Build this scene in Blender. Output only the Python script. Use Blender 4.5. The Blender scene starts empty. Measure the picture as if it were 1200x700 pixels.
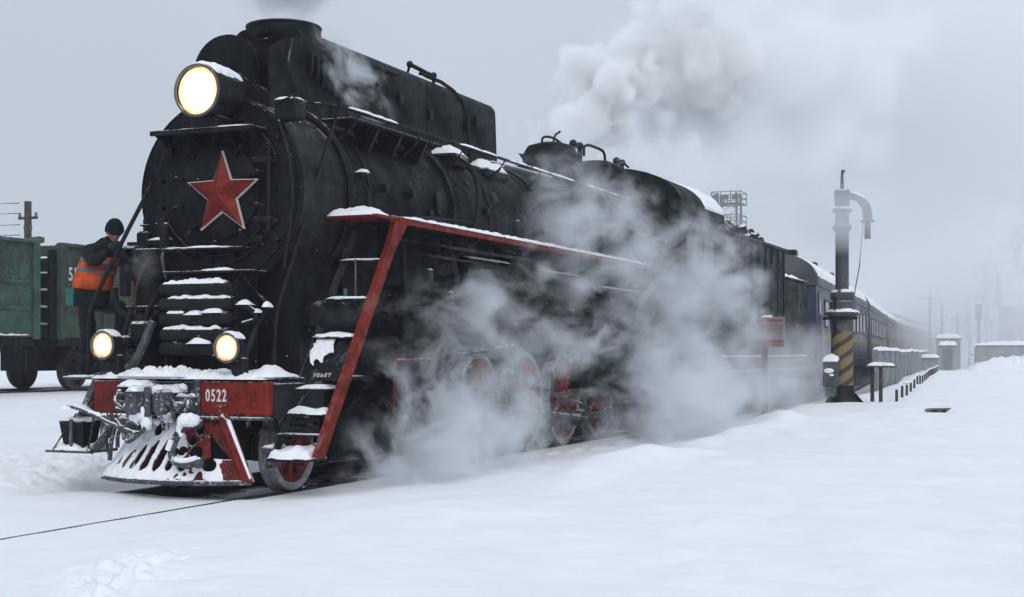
import bpy, bmesh, math, random
from mathutils import Vector, Matrix, noise
import numpy as np
random.seed(7)
PI = math.pi
R = math.radians
sc = bpy.context.scene
col = sc.collection

# ------------------------------------------------------------------ camera, world, sun, exposure
cam_d = bpy.data.cameras.new('camera')
cam = bpy.data.objects.new('camera', cam_d)
col.objects.link(cam)
cam.location = (0, 0, 1.5)
YAW = math.atan(685 / 1650)
cam.rotation_euler = (R(90), 0, YAW)
cam_d.sensor_width = 36
cam_d.lens = 36 * 1650 / 1200
cam_d.shift_y = 63 / 1200
cam_d.clip_start = 0.1
cam_d.clip_end = 4000
sc.camera = cam
sc.render.resolution_x, sc.render.resolution_y = 1024, 597

W = bpy.data.worlds.new('World')
sc.world = W
W.use_nodes = True
nt = W.node_tree
bg = nt.nodes['Background']
SUN_EL, SUN_ROT = R(38), R(150)
sky = nt.nodes.new('ShaderNodeTexSky')
sky.sky_type = 'NISHITA'
sky.sun_disc = False
sky.sun_elevation = SUN_EL
sky.sun_rotation = SUN_ROT
sky.dust_density = 4
# overcast layer: grey-blue, brighter towards the zenith (CIE-like), with faint cloud structure
geo = nt.nodes.new('ShaderNodeTexCoord')
sep = nt.nodes.new('ShaderNodeSeparateXYZ')
nt.links.new(geo.outputs['Generated'], sep.inputs[0])
ramp = nt.nodes.new('ShaderNodeMapRange')
ramp.inputs['From Min'].default_value = 0.0
ramp.inputs['From Max'].default_value = 1.0
ramp.inputs['To Min'].default_value = 1.0
ramp.inputs['To Max'].default_value = 1.7
nt.links.new(sep.outputs['Z'], ramp.inputs['Value'])
cn = nt.nodes.new('ShaderNodeTexNoise')
cn.inputs['Scale'].default_value = 2.2
cn.inputs['Detail'].default_value = 3
nt.links.new(geo.outputs['Generated'], cn.inputs['Vector'])
cr = nt.nodes.new('ShaderNodeMapRange')
cr.inputs['From Min'].default_value = 0.3
cr.inputs['From Max'].default_value = 0.7
cr.inputs['To Min'].default_value = 0.93
cr.inputs['To Max'].default_value = 1.07
nt.links.new(cn.outputs['Fac'], cr.inputs['Value'])
mu = nt.nodes.new('ShaderNodeMath'); mu.operation = 'MULTIPLY'
nt.links.new(ramp.outputs[0], mu.inputs[0]); nt.links.new(cr.outputs[0], mu.inputs[1])
vm = nt.nodes.new('ShaderNodeVectorMath'); vm.operation = 'SCALE'
vm.inputs[0].default_value = (4.75, 5.22, 6.0)
nt.links.new(mu.outputs[0], vm.inputs['Scale'])
mix = nt.nodes.new('ShaderNodeMix'); mix.data_type = 'RGBA'
mix.inputs['Factor'].default_value = 0.93
nt.links.new(sky.outputs[0], mix.inputs[6])
nt.links.new(vm.outputs[0], mix.inputs[7])
nt.links.new(mix.outputs[2], bg.inputs['Color'])
bg.inputs['Strength'].default_value = 0.1

sun_d = bpy.data.lights.new('sun', 'SUN')
sun_d.energy = 1.0
sun_d.angle = R(30)
sun_d.color = (1.0, 0.97, 0.93)
sun = bpy.data.objects.new('sun', sun_d)
col.objects.link(sun)
sun.rotation_euler = (PI / 2 - SUN_EL, 0, PI - SUN_ROT)

vs = sc.view_settings
vs.view_transform = 'Standard'; vs.look = 'None'; vs.exposure = 0.06; vs.gamma = 1.0
vs.use_curve_mapping = False
cy = sc.cycles
cy.max_bounces = 8; cy.diffuse_bounces = 3; cy.glossy_bounces = 2; cy.transmission_bounces = 2
cy.transparent_max_bounces = 8; cy.volume_bounces = 4
cy.use_adaptive_sampling = True
cy.adaptive_threshold = 0.02
cy.caustics_reflective = False; cy.caustics_refractive = False
cy.sample_clamp_indirect = 4
cy.use_denoising = True
cy.volume_max_steps = 256
cy.volume_step_rate = 1.4

# ------------------------------------------------------------------ geometry helpers
def V(*a): return Vector(a)
def frame_of(d):
    d = d.normalized()
    up = Vector((0, 0, 1)) if abs(d.z) < 0.95 else Vector((1, 0, 0))
    a = d.cross(up).normalized(); b = a.cross(d).normalized()
    return a, b

class MB:
    def __init__(s): s.bm = bmesh.new()
    def box(s, x0, x1, y0, y1, z0, z1, bev=0.0, rot=None, seg=1):
        c = Vector(((x0+x1)/2, (y0+y1)/2, (z0+z1)/2))
        m = Matrix.Translation(c)
        if rot: m = m @ rot.to_4x4()
        m = m @ Matrix.Diagonal((abs(x1-x0), abs(y1-y0), abs(z1-z0), 1))
        r = bmesh.ops.create_cube(s.bm, size=1, matrix=m)
        if bev:
            es = {e for v in r['verts'] for e in v.link_edges}
            bmesh.ops.bevel(s.bm, geom=list(es), offset=bev, segments=seg, affect='EDGES', profile=0.5)
        return s
    def loft(s, rings, caps=True, closed=True):
        vr = [[s.bm.verts.new(p) for p in ring] for ring in rings]
        n = len(vr[0])
        for a, b in zip(vr, vr[1:]):
            for i in range(n if closed else n-1):
                j = (i+1) % n
                try: s.bm.faces.new((a[i], a[j], b[j], b[i]))
                except ValueError: pass
        if caps and closed:
            for ring in (vr[0][::-1], vr[-1]):
                try: s.bm.faces.new(ring)
                except ValueError: pass
        return s
    def cyl(s, p0, p1, r0, r1=None, seg=20, caps=True):
        p0, p1 = Vector(p0), Vector(p1); r1 = r0 if r1 is None else r1
        a, b = frame_of(p1-p0)
        return s.loft([[p + (a*math.cos(t) + b*math.sin(t))*r for t in (2*PI*i/seg for i in range(seg))] for p, r in ((p0, r0), (p1, r1))], caps)
    def lathe(s, p0, d, prof, seg=24, caps=True):
        p0, d = Vector(p0), Vector(d).normalized(); a, b = frame_of(d)
        return s.loft([[p0 + d*t + (a*math.cos(q) + b*math.sin(q))*max(r, 1e-4) for q in (2*PI*i/seg for i in range(seg))] for r, t in prof], caps)
    def tube(s, pts, r, seg=8, smooth=0):
        pts = [Vector(p) for p in pts]
        rl = isinstance(r, (list, tuple))
        for _ in range(smooth):
            q = [pts[0]]
            for a, b in zip(pts, pts[1:]): q += [a.lerp(b, .25), a.lerp(b, .75)]
            pts = q + [pts[-1]]
            if rl:
                q = [r[0]]
                for a, b in zip(r, r[1:]): q += [a*.75+b*.25, a*.25+b*.75]
                r = q + [r[-1]]
        rings = []
        pa = None
        for i, p in enumerate(pts):
            d = (pts[min(i+1, len(pts)-1)] - pts[max(i-1, 0)]).normalized()
            if pa is None: a, b = frame_of(d)
            else:
                a = (pa - d*pa.dot(d)).normalized(); b = d.cross(a).normalized()
            pa = a
            rr = r[i] if isinstance(r, (list, tuple)) else r
            rings.append([p + (a*math.cos(t) + b*math.sin(t))*rr for t in (2*PI*k/seg for k in range(seg))])
        return s.loft(rings)
    def prism(s, pts, axis, a0, a1):
        def P(u, v, a):
            return (a, u, v) if axis == 'x' else (u, a, v) if axis == 'y' else (u, v, a)
        return s.loft([[P(u, v, a) for u, v in pts] for a in (a0, a1)])
    def ball(s, c, r, seg=12, sq=None):
        m = Matrix.Translation(Vector(c))
        if isinstance(r, (tuple, list)): m = m @ Matrix.Diagonal((*r, 1)); rr = 1
        else: rr = r
        bmesh.ops.create_uvsphere(s.bm, u_segments=seg, v_segments=max(6, seg*2//3), radius=rr, matrix=m)
        return s
    def ring(s, c, d, R0, r, seg=32, rs=8, a0=0, a1=2*PI):
        c, d = Vector(c), Vector(d).normalized(); a, b = frame_of(d)
        full = abs(a1-a0) > 2*PI - 1e-3
        rings = []
        for i in range(seg + 1):
            t = a0 + (a1-a0)*i/seg
            o = a*math.cos(t) + b*math.sin(t)
            rings.append([c + o*(R0 + r*math.cos(q)) + d*r*math.sin(q) for q in (2*PI*k/rs for k in range(rs))])
        return s.loft(rings, caps=not full)
    def lumps(s, x0, x1, y0, y1, z, h, seed=0, nx=None, ny=None, fr=6.0, slope=(0, 0), edge=4, amp=.6, ragged=True):
        nx = nx or max(6, min(60, int((x1-x0)/0.03))); ny = ny or max(6, min(80, int((y1-y0)/0.03)))
        g = []; dd = []
        for j in range(ny+1):
            row = []
            for i in range(nx+1):
                u = 2*i/nx-1; v = 2*j/ny-1
                x = (x0+x1)/2 + u*(x1-x0)/2; y = (y0+y1)/2 + v*(y1-y0)/2
                e = (1-abs(u)**edge)*(1-abs(v)**edge)
                n = noise.fractal(Vector((x*fr+seed*7.3, y*fr, seed*3.1)), 1.0, 2.0, 4)
                if ragged and e > 0: e = max(0, e - .30*max(0, noise.noise(Vector((x*fr*1.3+seed, y*fr*1.3, 7.7))) + .35)*(1 if max(abs(u), abs(v)) > .35 else .3))
                zz = z + slope[0]*(x-x0) + slope[1]*(y-y0) + (h*e**.6*(1+amp*n) if e > 0 else 0) - (0.01 if e <= 0 else 0)
                jx = 0.25*(x1-x0)/nx*noise.noise(Vector((x*9, y*9, seed+2.0)))
                if i == 0: dead = []
                dead.append(e <= 0)
                row.append(s.bm.verts.new((x + jx + (0.02*n if e <= 0 else 0), y + (0.02*n if e <= 0 else 0), zz)))
            g.append(row); dd.append(dead)
        for j in range(ny):
            for i in range(nx):
                if dd[j][i] and dd[j][i+1] and dd[j+1][i] and dd[j+1][i+1]: continue
                s.bm.faces.new((g[j][i], g[j][i+1], g[j+1][i+1], g[j+1][i]))
        bmesh.ops.delete(s.bm, geom=[v for r_ in g for v in r_ if not v.link_faces], context='VERTS')
        return s

CEN = {}   # object name -> authored centre
ORG = {}   # root name -> authored origin
def rootname(o):
    while o.parent: o = o.parent
    return o.name
def thing(name, label, cat, loc=(0, 0, 0), rotz=0, org=None, group=None):
    o = bpy.data.objects.new(name, None)
    o.empty_display_size = 0.3
    col.objects.link(o)
    o.location = loc; o.rotation_euler = (0, 0, rotz)
    o['label'] = label; o['category'] = cat
    if group: o['group'] = group
    org = Vector(org) if org is not None else Vector((0, 0, 0))
    CEN[o.name] = org
    return o
def obj(name, mb, mat, parent=None, smooth=35, mods=None, kind=None, label=None, sol=None):
    bm = mb.bm if isinstance(mb, MB) else mb
    bmesh.ops.recalc_face_normals(bm, faces=bm.faces)
    me = bpy.data.meshes.new(name)
    bm.to_mesh(me); bm.free()
    return link_mesh(name, me, mat, parent, smooth, kind, label, sol)
def link_mesh(name, me, mat, parent=None, smooth=35, kind=None, label=None, sol=None, recenter=True):
    co = np.empty(len(me.vertices)*3, dtype=np.float32); me.vertices.foreach_get('co', co)
    co = co.reshape(-1, 3)
    if recenter:
        c = (co.min(0) + co.max(0)) / 2
        if parent is None: c[2] = co[:, 2].min()
    else: c = np.zeros(3)
    me.vertices.foreach_set('co', (co - c).astype(np.float32).ravel())
    if smooth:
        me.shade_smooth(); me.set_sharp_from_angle(angle=R(smooth))
    me.update()
    o = bpy.data.objects.new(name, me)
    col.objects.link(o)
    me.materials.append(mat)
    c = Vector([float(x) for x in c])
    CEN[o.name] = c
    if parent:
        o.parent = parent
        o.location = c - CEN[parent.name]
    else: o.location = c
    if kind: o['kind'] = kind
    if label: o['label'] = label
    if sol:
        m = o.modifiers.new('thick', 'SOLIDIFY'); m.thickness = sol; m.offset = 0
    return o
def tag(o, label, cat, group=None):
    o['label'] = label; o['category'] = cat
    if group: o['group'] = group
    return o
def dup(o, d=(0, 0, 0), parent=None, rotz=None):
    c = o.copy(); col.objects.link(c)
    c.parent = parent if parent is not None else o.parent
    c.location = o.location + Vector(d)
    if rotz is not None: c.rotation_euler.z = rotz
    CEN[c.name] = CEN[o.name] + Vector(d)
    for ch in list(o.children):
        k = ch.copy(); col.objects.link(k); k.parent = c; CEN[k.name] = CEN[ch.name] + Vector(d)
        for g in list(ch.children):
            q = g.copy(); col.objects.link(q); q.parent = k; CEN[q.name] = CEN[g.name] + Vector(d)
    return c
def text_mesh(body, size, depth, sx=1.0, font_shear=0.0):
    cu = bpy.data.curves.new('lettering', 'FONT')
    cu.body = body; cu.size = size; cu.extrude = depth; cu.align_x = 'CENTER'; cu.align_y = 'CENTER'
    cu.resolution_u = 4; cu.offset = 0.004*size/0.2
    cu.space_character = 1.25
    t = bpy.data.objects.new('lettering', cu); col.objects.link(t)
    dg = bpy.context.evaluated_depsgraph_get(); dg.update()
    me = bpy.data.meshes.new_from_object(t.evaluated_get(dg))
    bpy.data.objects.remove(t); bpy.data.curves.remove(cu)
    me.transform(Matrix.Diagonal((sx, 1, 1, 1)))
    me.materials.clear()
    return me

# ------------------------------------------------------------------ materials
class NM:
    def __init__(s, name):
        s.m = bpy.data.materials.new(name); s.m.use_nodes = True
        s.t = s.m.node_tree; s.b = s.t.nodes['Principled BSDF']
        s.co = s.t.nodes.new('ShaderNodeTexCoord').outputs['Object']
    def node(s, t, **k):
        n = s.t.nodes.new(t)
        for a, b in k.items():
            if a in n.inputs: s.set(n.inputs[a], b)
            else: setattr(n, a, b)
        return n
    def set(s, sock, v):
        if hasattr(v, 'is_linked') or hasattr(v, 'links'): s.t.links.new(v, sock)
        elif isinstance(v, (tuple, list)) and len(v) == 3 and sock.type == 'RGBA': sock.default_value = (*v, 1)
        else: sock.default_value = v
    def noise(s, scale, detail=4, rough=.55, vec=None, stretch=None):
        n = s.node('ShaderNodeTexNoise', Scale=scale, Detail=detail, Roughness=rough)
        v = vec or s.co
        if stretch:
            mp = s.node('ShaderNodeMapping', Vector=v, Scale=stretch); v = mp.outputs[0]
        s.t.links.new(v, n.inputs['Vector'])
        return n.outputs['Fac']
    def rng(s, v, a, b, c=0., d=1.):
        n = s.node('ShaderNodeMapRange')
        n.inputs['From Min'].default_value = a; n.inputs['From Max'].default_value = b
        n.inputs['To Min'].default_value = c; n.inputs['To Max'].default_value = d
        s.t.links.new(v, n.inputs['Value']); return n.outputs[0]
    def mix(s, f, a, b):
        n = s.node('ShaderNodeMix'); n.data_type = 'RGBA'
        s.set(n.inputs['Factor'], f); s.set(n.inputs[6], a); s.set(n.inputs[7], b); return n.outputs[2]
    def math(s, op, a, b=0.0, c=None):
        n = s.node('ShaderNodeMath'); n.operation = op
        s.set(n.inputs[0], a); s.set(n.inputs[1], b)
        if c is not None: s.set(n.inputs[2], c)
        return n.outputs[0]
    def bump(s, h, strength=.3, dist=.02):
        n = s.node('ShaderNodeBump', Strength=strength, Distance=dist)
        s.t.links.new(h, n.inputs['Height']); s.t.links.new(n.outputs[0], s.b.inputs['Normal'])
    def upness(s):
        g = s.node('ShaderNodeNewGeometry'); x = s.node('ShaderNodeSeparateXYZ')
        s.t.links.new(g.outputs['Normal'], x.inputs[0]); return x.outputs['Z']
SNOW = (.84, .87, .91)
def paint(name, base, dark=None, rough=.5, frost=.5, frost_lo=.55, nscale=3.0, streak=True, spec=.35, metallic=0., speck=.0, bump=.25, stain=None):
    """worn paint or bare metal, dusted with real snow where the surface faces up"""
    m = NM(name)
    dark = dark or tuple(x*.45 for x in base)
    n1 = m.noise(nscale, 6, .6)
    c = m.mix(m.rng(n1, .35, .65), base, dark)
    if streak:
        n2 = m.noise(5, 4, .6, stretch=(6, 6, .5))
        c = m.mix(m.rng(n2, .5, .8, 0, .5), c, tuple(min(1, x*2.0+.007) for x in base))
    if stain:
        n4 = m.noise(nscale*1.6, 7, .7, stretch=(1, 1, .45)); c = m.mix(m.rng(n4, .50, .62, 0, .85), c, stain)
        n5 = m.noise(nscale*3, 6, .7); c = m.mix(m.rng(n5, .58, .66, 0, .6), c, tuple(x*1.9 for x in base))
    n3 = m.noise(40, 3, .6)
    c = m.mix(m.rng(n3, .58, .75, 0, .35), c, dark)
    up = m.upness()
    fr = m.noise(9, 4, .65)
    mask = m.math('MULTIPLY', m.rng(up, frost_lo, frost_lo+.25), m.rng(fr, .62-.3*frost, .7-.3*frost))
    mask = m.math('MULTIPLY', mask, min(1, frost*1.6))
    if speck:
        sp = m.math('ADD', m.math('MULTIPLY', m.noise(34, 6, .62), .6), m.math('MULTIPLY', m.noise(6, 4, .6), .6))
        mask = m.math('MAXIMUM', mask, m.rng(sp, .84-speck*.25, 1.0-speck*.25, 0, .75))
    c = m.mix(mask, c, SNOW)
    m.set(m.b.inputs['Base Color'], c)
    m.set(m.b.inputs['Roughness'], m.math('MAXIMUM', m.rng(n1, .3, .7, rough*.6, min(1, rough*1.35)), mask))
    m.b.inputs['Specular IOR Level'].default_value = spec
    m.b.inputs['Metallic'].default_value = metallic
    m.bump(m.math('ADD', m.noise(22, 5, .65), m.math('MULTIPLY', m.noise(3.0, 3, .5), 2.2)), bump, .014)
    return m.m
M = {}
M['black'] = paint('black_paint', (.008, .0095, .0125), (.003, .0036, .0048), .55, .25, spec=.2, speck=.0)
M['blackw'] = paint('sooty_black_paint', (.0075, .009, .0118), (.003, .0037, .005), .65, .0, spec=.12)
M['blackf'] = paint('snow_dusted_black_metal', (.009, .011, .0145), (.004, .005, .006), .6, .7, spec=.2, speck=.3)
M['iced'] = paint('ice_crusted_metal', (.07, .08, .095), (.014, .016, .02), .6, .8, speck=.75, bump=.8, nscale=12)
M['red'] = paint('red_paint', (.20, .019, .012), (.09, .011, .008), .6, .45, spec=.14, speck=.12, nscale=6)
M['redf'] = paint('snowy_red_paint', (.16, .017, .012), (.06, .010, .009), .6, .8, spec=.15, speck=.45, nscale=6)
M['redd'] = paint('dull_red_wheel_paint', (.17, .018, .013), (.07, .011, .009), .6, .4, spec=.15, speck=.2, nscale=6)
M['redstar'] = paint('star_red_enamel', (.18, .014, .010), (.10, .009, .007), .5, .0, nscale=8, streak=False, spec=.15)
M['white'] = paint('white_paint', (.62, .62, .58), (.4, .4, .37), .5, .0, nscale=10, streak=False)
M['rim'] = paint('grey_tyre_face', (.30, .31, .32), (.14, .145, .15), .5, .5, speck=.3, nscale=8)
M['steel'] = paint('worn_steel', (.11, .115, .125), (.04, .042, .048), .4, .5, metallic=.6, speck=.2)
M['rail'] = paint('dark_rail_steel', (.07, .06, .055), (.03, .027, .025), .5, .0, metallic=.4)
M['chrome'] = paint('lamp_rim_metal', (.16, .15, .15), (.06, .06, .06), .35, .5, metallic=.7, frost_lo=.4)
M['wood'] = paint('dark_weathered_wood', (.06, .045, .038), (.025, .02, .018), .8, .5, nscale=8)
M['green'] = paint('faded_green_wagon_paint', (.045, .11, .09), (.025, .055, .047), .7, .3, nscale=1.2, stain=(.04, .028, .022))
M['green2'] = paint('faded_olive_wagon_paint', (.042, .072, .045), (.025, .038, .026), .7, .3, nscale=1.2, stain=(.045, .03, .022))
M['teal'] = paint('teal_paint_patch', (.03, .17, .16), (.02, .10, .10), .6, .1, streak=False)
M['navy'] = paint('dark_blue_coach_paint', (.032, .045, .07), (.018, .026, .042), .45, .4, nscale=1)
M['coachroof'] = paint('grey_coach_roof', (.09, .10, .11), (.05, .055, .06), .6, .6, nscale=1, frost_lo=.35)
M['yellow'] = paint('ochre_yellow_paint', (.26, .15, .06), (.17, .10, .04), .55, .2)
M['concrete'] = paint('grey_concrete', (.22, .235, .25), (.13, .14, .15), .85, .6, nscale=2, speck=.15)
M['crane'] = paint('grey_green_crane_paint', (.075, .088, .092), (.035, .042, .046), .6, .6, speck=.15, nscale=3)
M['cloth'] = paint('dark_work_cloth', (.012, .014, .018), (.006, .007, .009), .9, .05, streak=False, spec=.15, bump=.8)
M['jacket'] = paint('dark_jacket_cloth', (.022, .026, .032), (.009, .011, .014), .9, .05, streak=False, spec=.15, bump=.9)
M['orange'] = paint('orange_vest_cloth', (.62, .10, .018), (.28, .04, .01), .8, .0, streak=False, spec=.2, nscale=7, bump=1)
M['stripe'] = paint('grey_reflective_tape', (.13, .15, .18), (.08, .09, .11), .5, .0, streak=False, bump=.5)
M['skin'] = paint('cold_skin', (.34, .19, .14), (.26, .13, .10), .55, .0, streak=False, bump=.1)
M['glove'] = paint('teal_work_glove', (.014, .026, .032), (.008, .016, .02), .8, .0, streak=False)
M['glass'] = paint('dark_window_glass', (.012, .016, .022), (.006, .008, .012), .12, .0, streak=False, spec=.7, bump=.02)
M['signred'] = paint('faded_sign_red', (.26, .07, .08), (.18, .06, .07), .6, .0)
M['hazered'] = paint('haze_toned_red_paint', (.13, .075, .085), (.09, .06, .07), .6, .3)  # red greyed and paled to imitate steam in front of the spout
M['board'] = paint('faded_pinkish_board', (.26, .22, .23), (.18, .15, .16), .7, .2)
M['signwhite'] = paint('sign_white', (.6, .6, .6), (.5, .5, .5), .6, .0)
M['copper'] = paint('brown_copper_pipe', (.10, .035, .022), (.05, .02, .014), .5, .1)
M['gravel'] = paint('dark_frozen_ballast', (.035, .036, .04), (.015, .016, .018), .9, .35, nscale=14, bump=1)
M['farbrick'] = paint('far_building_wall', (.16, .15, .15), (.11, .10, .10), .8, .3)

def mat_snow(name, bs=.5, tint=(1, 1, 1), coarse=1.0):
    m = NM(name)
    a = m.noise(1.3, 5, .6); b = m.noise(18*coarse, 6, .7)
    c = m.mix(m.rng(a, .3, .7), tuple(x*y for x, y in zip((.80, .825, .86), tint)), tuple(x*y for x, y in zip((.87, .885, .905), tint)))
    m.set(m.b.inputs['Base Color'], c)
    m.b.inputs['Roughness'].default_value = .75
    m.b.inputs['Specular IOR Level'].default_value = .2
    m.bump(b, bs, .02)
    return m.m
M['snow'] = mat_snow('settled_snow')
M['gsnow'] = mat_snow('ground_snow', .5)

def mat_lamp(name, core, edge, s_core, s_edge, rad):
    m = NM(name)
    g = m.node('ShaderNodeVectorMath'); g.operation = 'LENGTH'
    t = m.node('ShaderNodeVectorMath'); t.operation = 'MULTIPLY'
    m.t.links.new(m.co, t.inputs[0]); t.inputs[1].default_value = (1/rad, 0.0, 1/rad)
    m.t.links.new(t.outputs[0], g.inputs[0])
    f = m.rng(g.outputs['Value'], .35, 1.02)
    nf = m.noise(14, 3, .6)
    f2 = m.math('ADD', f, m.rng(nf, .35, .7, -.12, .25))
    m.set(m.b.inputs['Base Color'], (.6, .5, .35))
    m.set(m.b.inputs['Emission Color'], m.mix(f2, core, edge))
    m.set(m.b.inputs['Emission Strength'], m.rng(f2, 0, 1, s_core, s_edge))
    m.b.inputs['Roughness'].default_value = .2
    return m.m
M['lens_big'] = mat_lamp('glowing_headlight_glass', (1, .96, .84), (1, .52, .14), 2.6, .9, .27)
M['lens'] = mat_lamp('glowing_marker_glass', (1, .90, .66), (1, .46, .14), 2.0, .55, .135)

def stripes_mat():
    m = NM('yellow_black_hazard_paint')
    s = m.node('ShaderNodeSeparateXYZ', Vector=m.co)
    ang = m.math('ARCTAN2', s.outputs[1], s.outputs[0])
    t = m.math('ADD', m.math('MULTIPLY', ang, -3/(2*PI)), m.math('MULTIPLY', s.outputs[2], 3.0))
    fr = m.math('FRACT', m.math('ADD', t, 10.0))
    n = m.noise(14, 5, .7)
    fr = m.math('ADD', fr, m.rng(n, .3, .7, -.04, .04))
    c = m.mix(m.math('GREATER_THAN', fr, .62), (.19, .13, .05), (.022, .024, .026))
    c = m.mix(m.rng(n, .55, .68, 0, .75), c, (.05, .045, .035))
    m.set(m.b.inputs['Base Color'], c); m.b.inputs['Roughness'].default_value = .6
    m.bump(n, .3, .01)
    return m.m
M['hazard'] = stripes_mat()

# ------------------------------------------------------------------ ground
XC = -8.9
def sst(a, b, x):
    t = np.clip((x-a)/(b-a), 0, 1); return t*t*(3-2*t)
def shift(Y):
    Y = np.maximum(Y, 40.); return np.where(Y < 62, (Y-40)**2*.0028, (22**2*.0028) + (Y-62)*.105)
PERM = np.random.RandomState(3).permutation(512)
def vnoise(x, y):
    xi = np.floor(x).astype(int); yi = np.floor(y).astype(int); fx = x-xi; fy = y-yi
    fx = fx*fx*(3-2*fx); fy = fy*fy*(3-2*fy)
    def h(a, b): return PERM[(PERM[a % 512] + b) % 512]/256. - 1
    a = h(xi, yi); b = h(xi+1, yi); c = h(xi, yi+1); d = h(xi+1, yi+1)
    return (a*(1-fx)+b*fx)*(1-fy) + (c*(1-fx)+d*fx)*fy
def fbm(x, y, o=4, g=.5):
    s = 0; a = 1; t = 0
    for k in range(o):
        s = s + a*vnoise(x*2**k+17.3*k, y*2**k-9.1*k); t += a; a *= g
    return s/t
def ground(X, Y):
    l = X - XC + shift(Y)
    z = 0.04*sst(1.25, 2.2, l)
    e = np.interp(Y, [8, 14, 17, 24, 33, 200], [4.4, 3.9, 3.9, 3.4, 2.7, 2.3])
    w = np.interp(Y, [8, 13, 18, 33], [3.0, 1.6, .8, .7])
    e2 = e + .35*fbm(X*.5, Y*.35, 3)
    z = z + np.interp(Y, [10, 20, 33, 60], [.14, .16, .25, .28])*sst(e2-w, e2, l)
    z = z + .12*np.exp(-((l-e2-.1)/.38)**2)*sst(12.0, 14, Y)*(1-sst(24, 30, Y))*(.8+1.4*fbm(X*.9+4, Y*.45, 2))
    z = z + .05*sst(-1.35, -2.2, l) if False else z + .05*(1-sst(-2.2, -1.35, l))
    z = z + .50*(1-sst(-11.5, -4.0, l))*(1-.0*Y)
    out = sst(1.1, 3.0, np.abs(l))
    z = z + out*(.07*fbm(X*.16+3, Y*.12, 3) + .06*fbm(X*.55, Y*.4+5, 4)) + .05*sst(2.5, 4.0, l)*np.abs(fbm(X*1.1+Y*.35, Y*.55-X*.2+8, 3))
    z = z + .008*fbm(X*4, Y*4, 3)*(.3+out)
    # trail of footprints between the train and the drift
    for k in range(16):
        fy = 19.2 + k*.55; fx = XC + 1.62 + .16*(k % 2) + .03*(fy-19)
        q = np.exp(-(((X-fx)/.10)**2 + ((Y-fy)/.17)**2)**2)
        z = z - .10*q + .04*np.exp(-(((X-fx)/.20)**2 + ((Y-fy-.1)/.3)**2))
    # broken snow thrown aside left of the engine
    ch = sst(1.4, 2.4, -l)*(1-sst(5.0, 7.0, -l))*sst(7.5, 9, Y)*(1-sst(14.5, 17, Y))
    z = z + ch*(.13*np.abs(fbm(X*1.6, Y*1.6, 4, .6)) + .08*np.abs(fbm(X*5.5, Y*5.5, 3, .65)))
    # ploughed groove shoulder below the left step
    z = z - .10*np.exp(-((l+1.45)/.28)**2)*sst(11.6, 12.2, Y)
    # trodden patch in the foreground
    for cx, cy_, r in ((-4.95, 6.1, .22), (-5.25, 6.6, .34), (-5.55, 7.2, .34), (-5.85, 7.8, .26), (-4.7, 5.7, .16)):
        q = np.exp(-(((X-cx)/r)**2 + ((Y-cy_)/(r*.8))**2))
        z = z + q*(-.05 + .15*fbm(X*6+9, Y*6, 3, .7))
    # wind ripples
    z = z + .010*fbm(X*.8+Y*.25, Y*2.4-X*.5, 3)*sst(3.2, 4.5, l)
    # track: snow just below the near rail head; cleared and deep under the train
    cor = (1-sst(.87, .95, l))*(1-sst(1.1, 1.5, -l))
    front = 1-sst(12.0, 13.6, Y)
    zt = -.012 + .03*(1-sst(-.9, .2, l)) + .016*sst(.78, .83, l) - .05*np.exp(-((l-.73)/.03)**2)*0 + .004*fbm(X*3, Y*3, 2)
    z = np.where(cor > 0, z*(1-cor) + cor*(zt*front + (-.185+.05*fbm(X*2.6, Y*1.3, 3))*(1-front)), z)
    return z
def gz(X, Y): return float(ground(np.array([float(X)]), np.array([float(Y)]))[0])
def build_ground():
    ang = np.concatenate([np.linspace(-30, 26, 620), np.linspace(26, 60, 60)[1:], np.linspace(60, 330, 60)[1:-1]])  # degrees left of the view centre
    ang = np.radians(ang) + YAW
    rad = np.concatenate([[.3, .8, 1.4, 2.0, 2.6], np.geomspace(3.0, 40, 640), np.geomspace(40.5, 110, 110), np.geomspace(115, 3500, 40)])
    A, Rr = np.meshgrid(ang, rad)
    X = -Rr*np.sin(A); Y = Rr*np.cos(A)
    Z = ground(X, Y)
    Z = np.where(Rr > 300, .5, Z)
    n, m = X.shape
    co = np.stack([X, Y, Z], -1).reshape(-1, 3)
    i = np.arange(n-1)[:, None]*m; j = np.arange(m)[None, :]; j2 = (j+1) % m
    f = np.stack([i+j, i+m+j, i+m+j2, i+j2], -1).reshape(-1, 4)
    me = bpy.data.meshes.new('snowy_ground')
    co = np.vstack([co, [[0, 0, gz(0, 0)]]])
    cidx = len(co)-1
    faces = f.tolist() + [[k, (k+1) % m, cidx] for k in range(m)]
    me.from_pydata(co, [], faces)
    me.shade_smooth()
    o = bpy.data.objects.new('snowy_ground', me); col.objects.link(o)
    me.materials.append(M['gsnow']); o['kind'] = 'structure'
    return o
build_ground()
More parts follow.
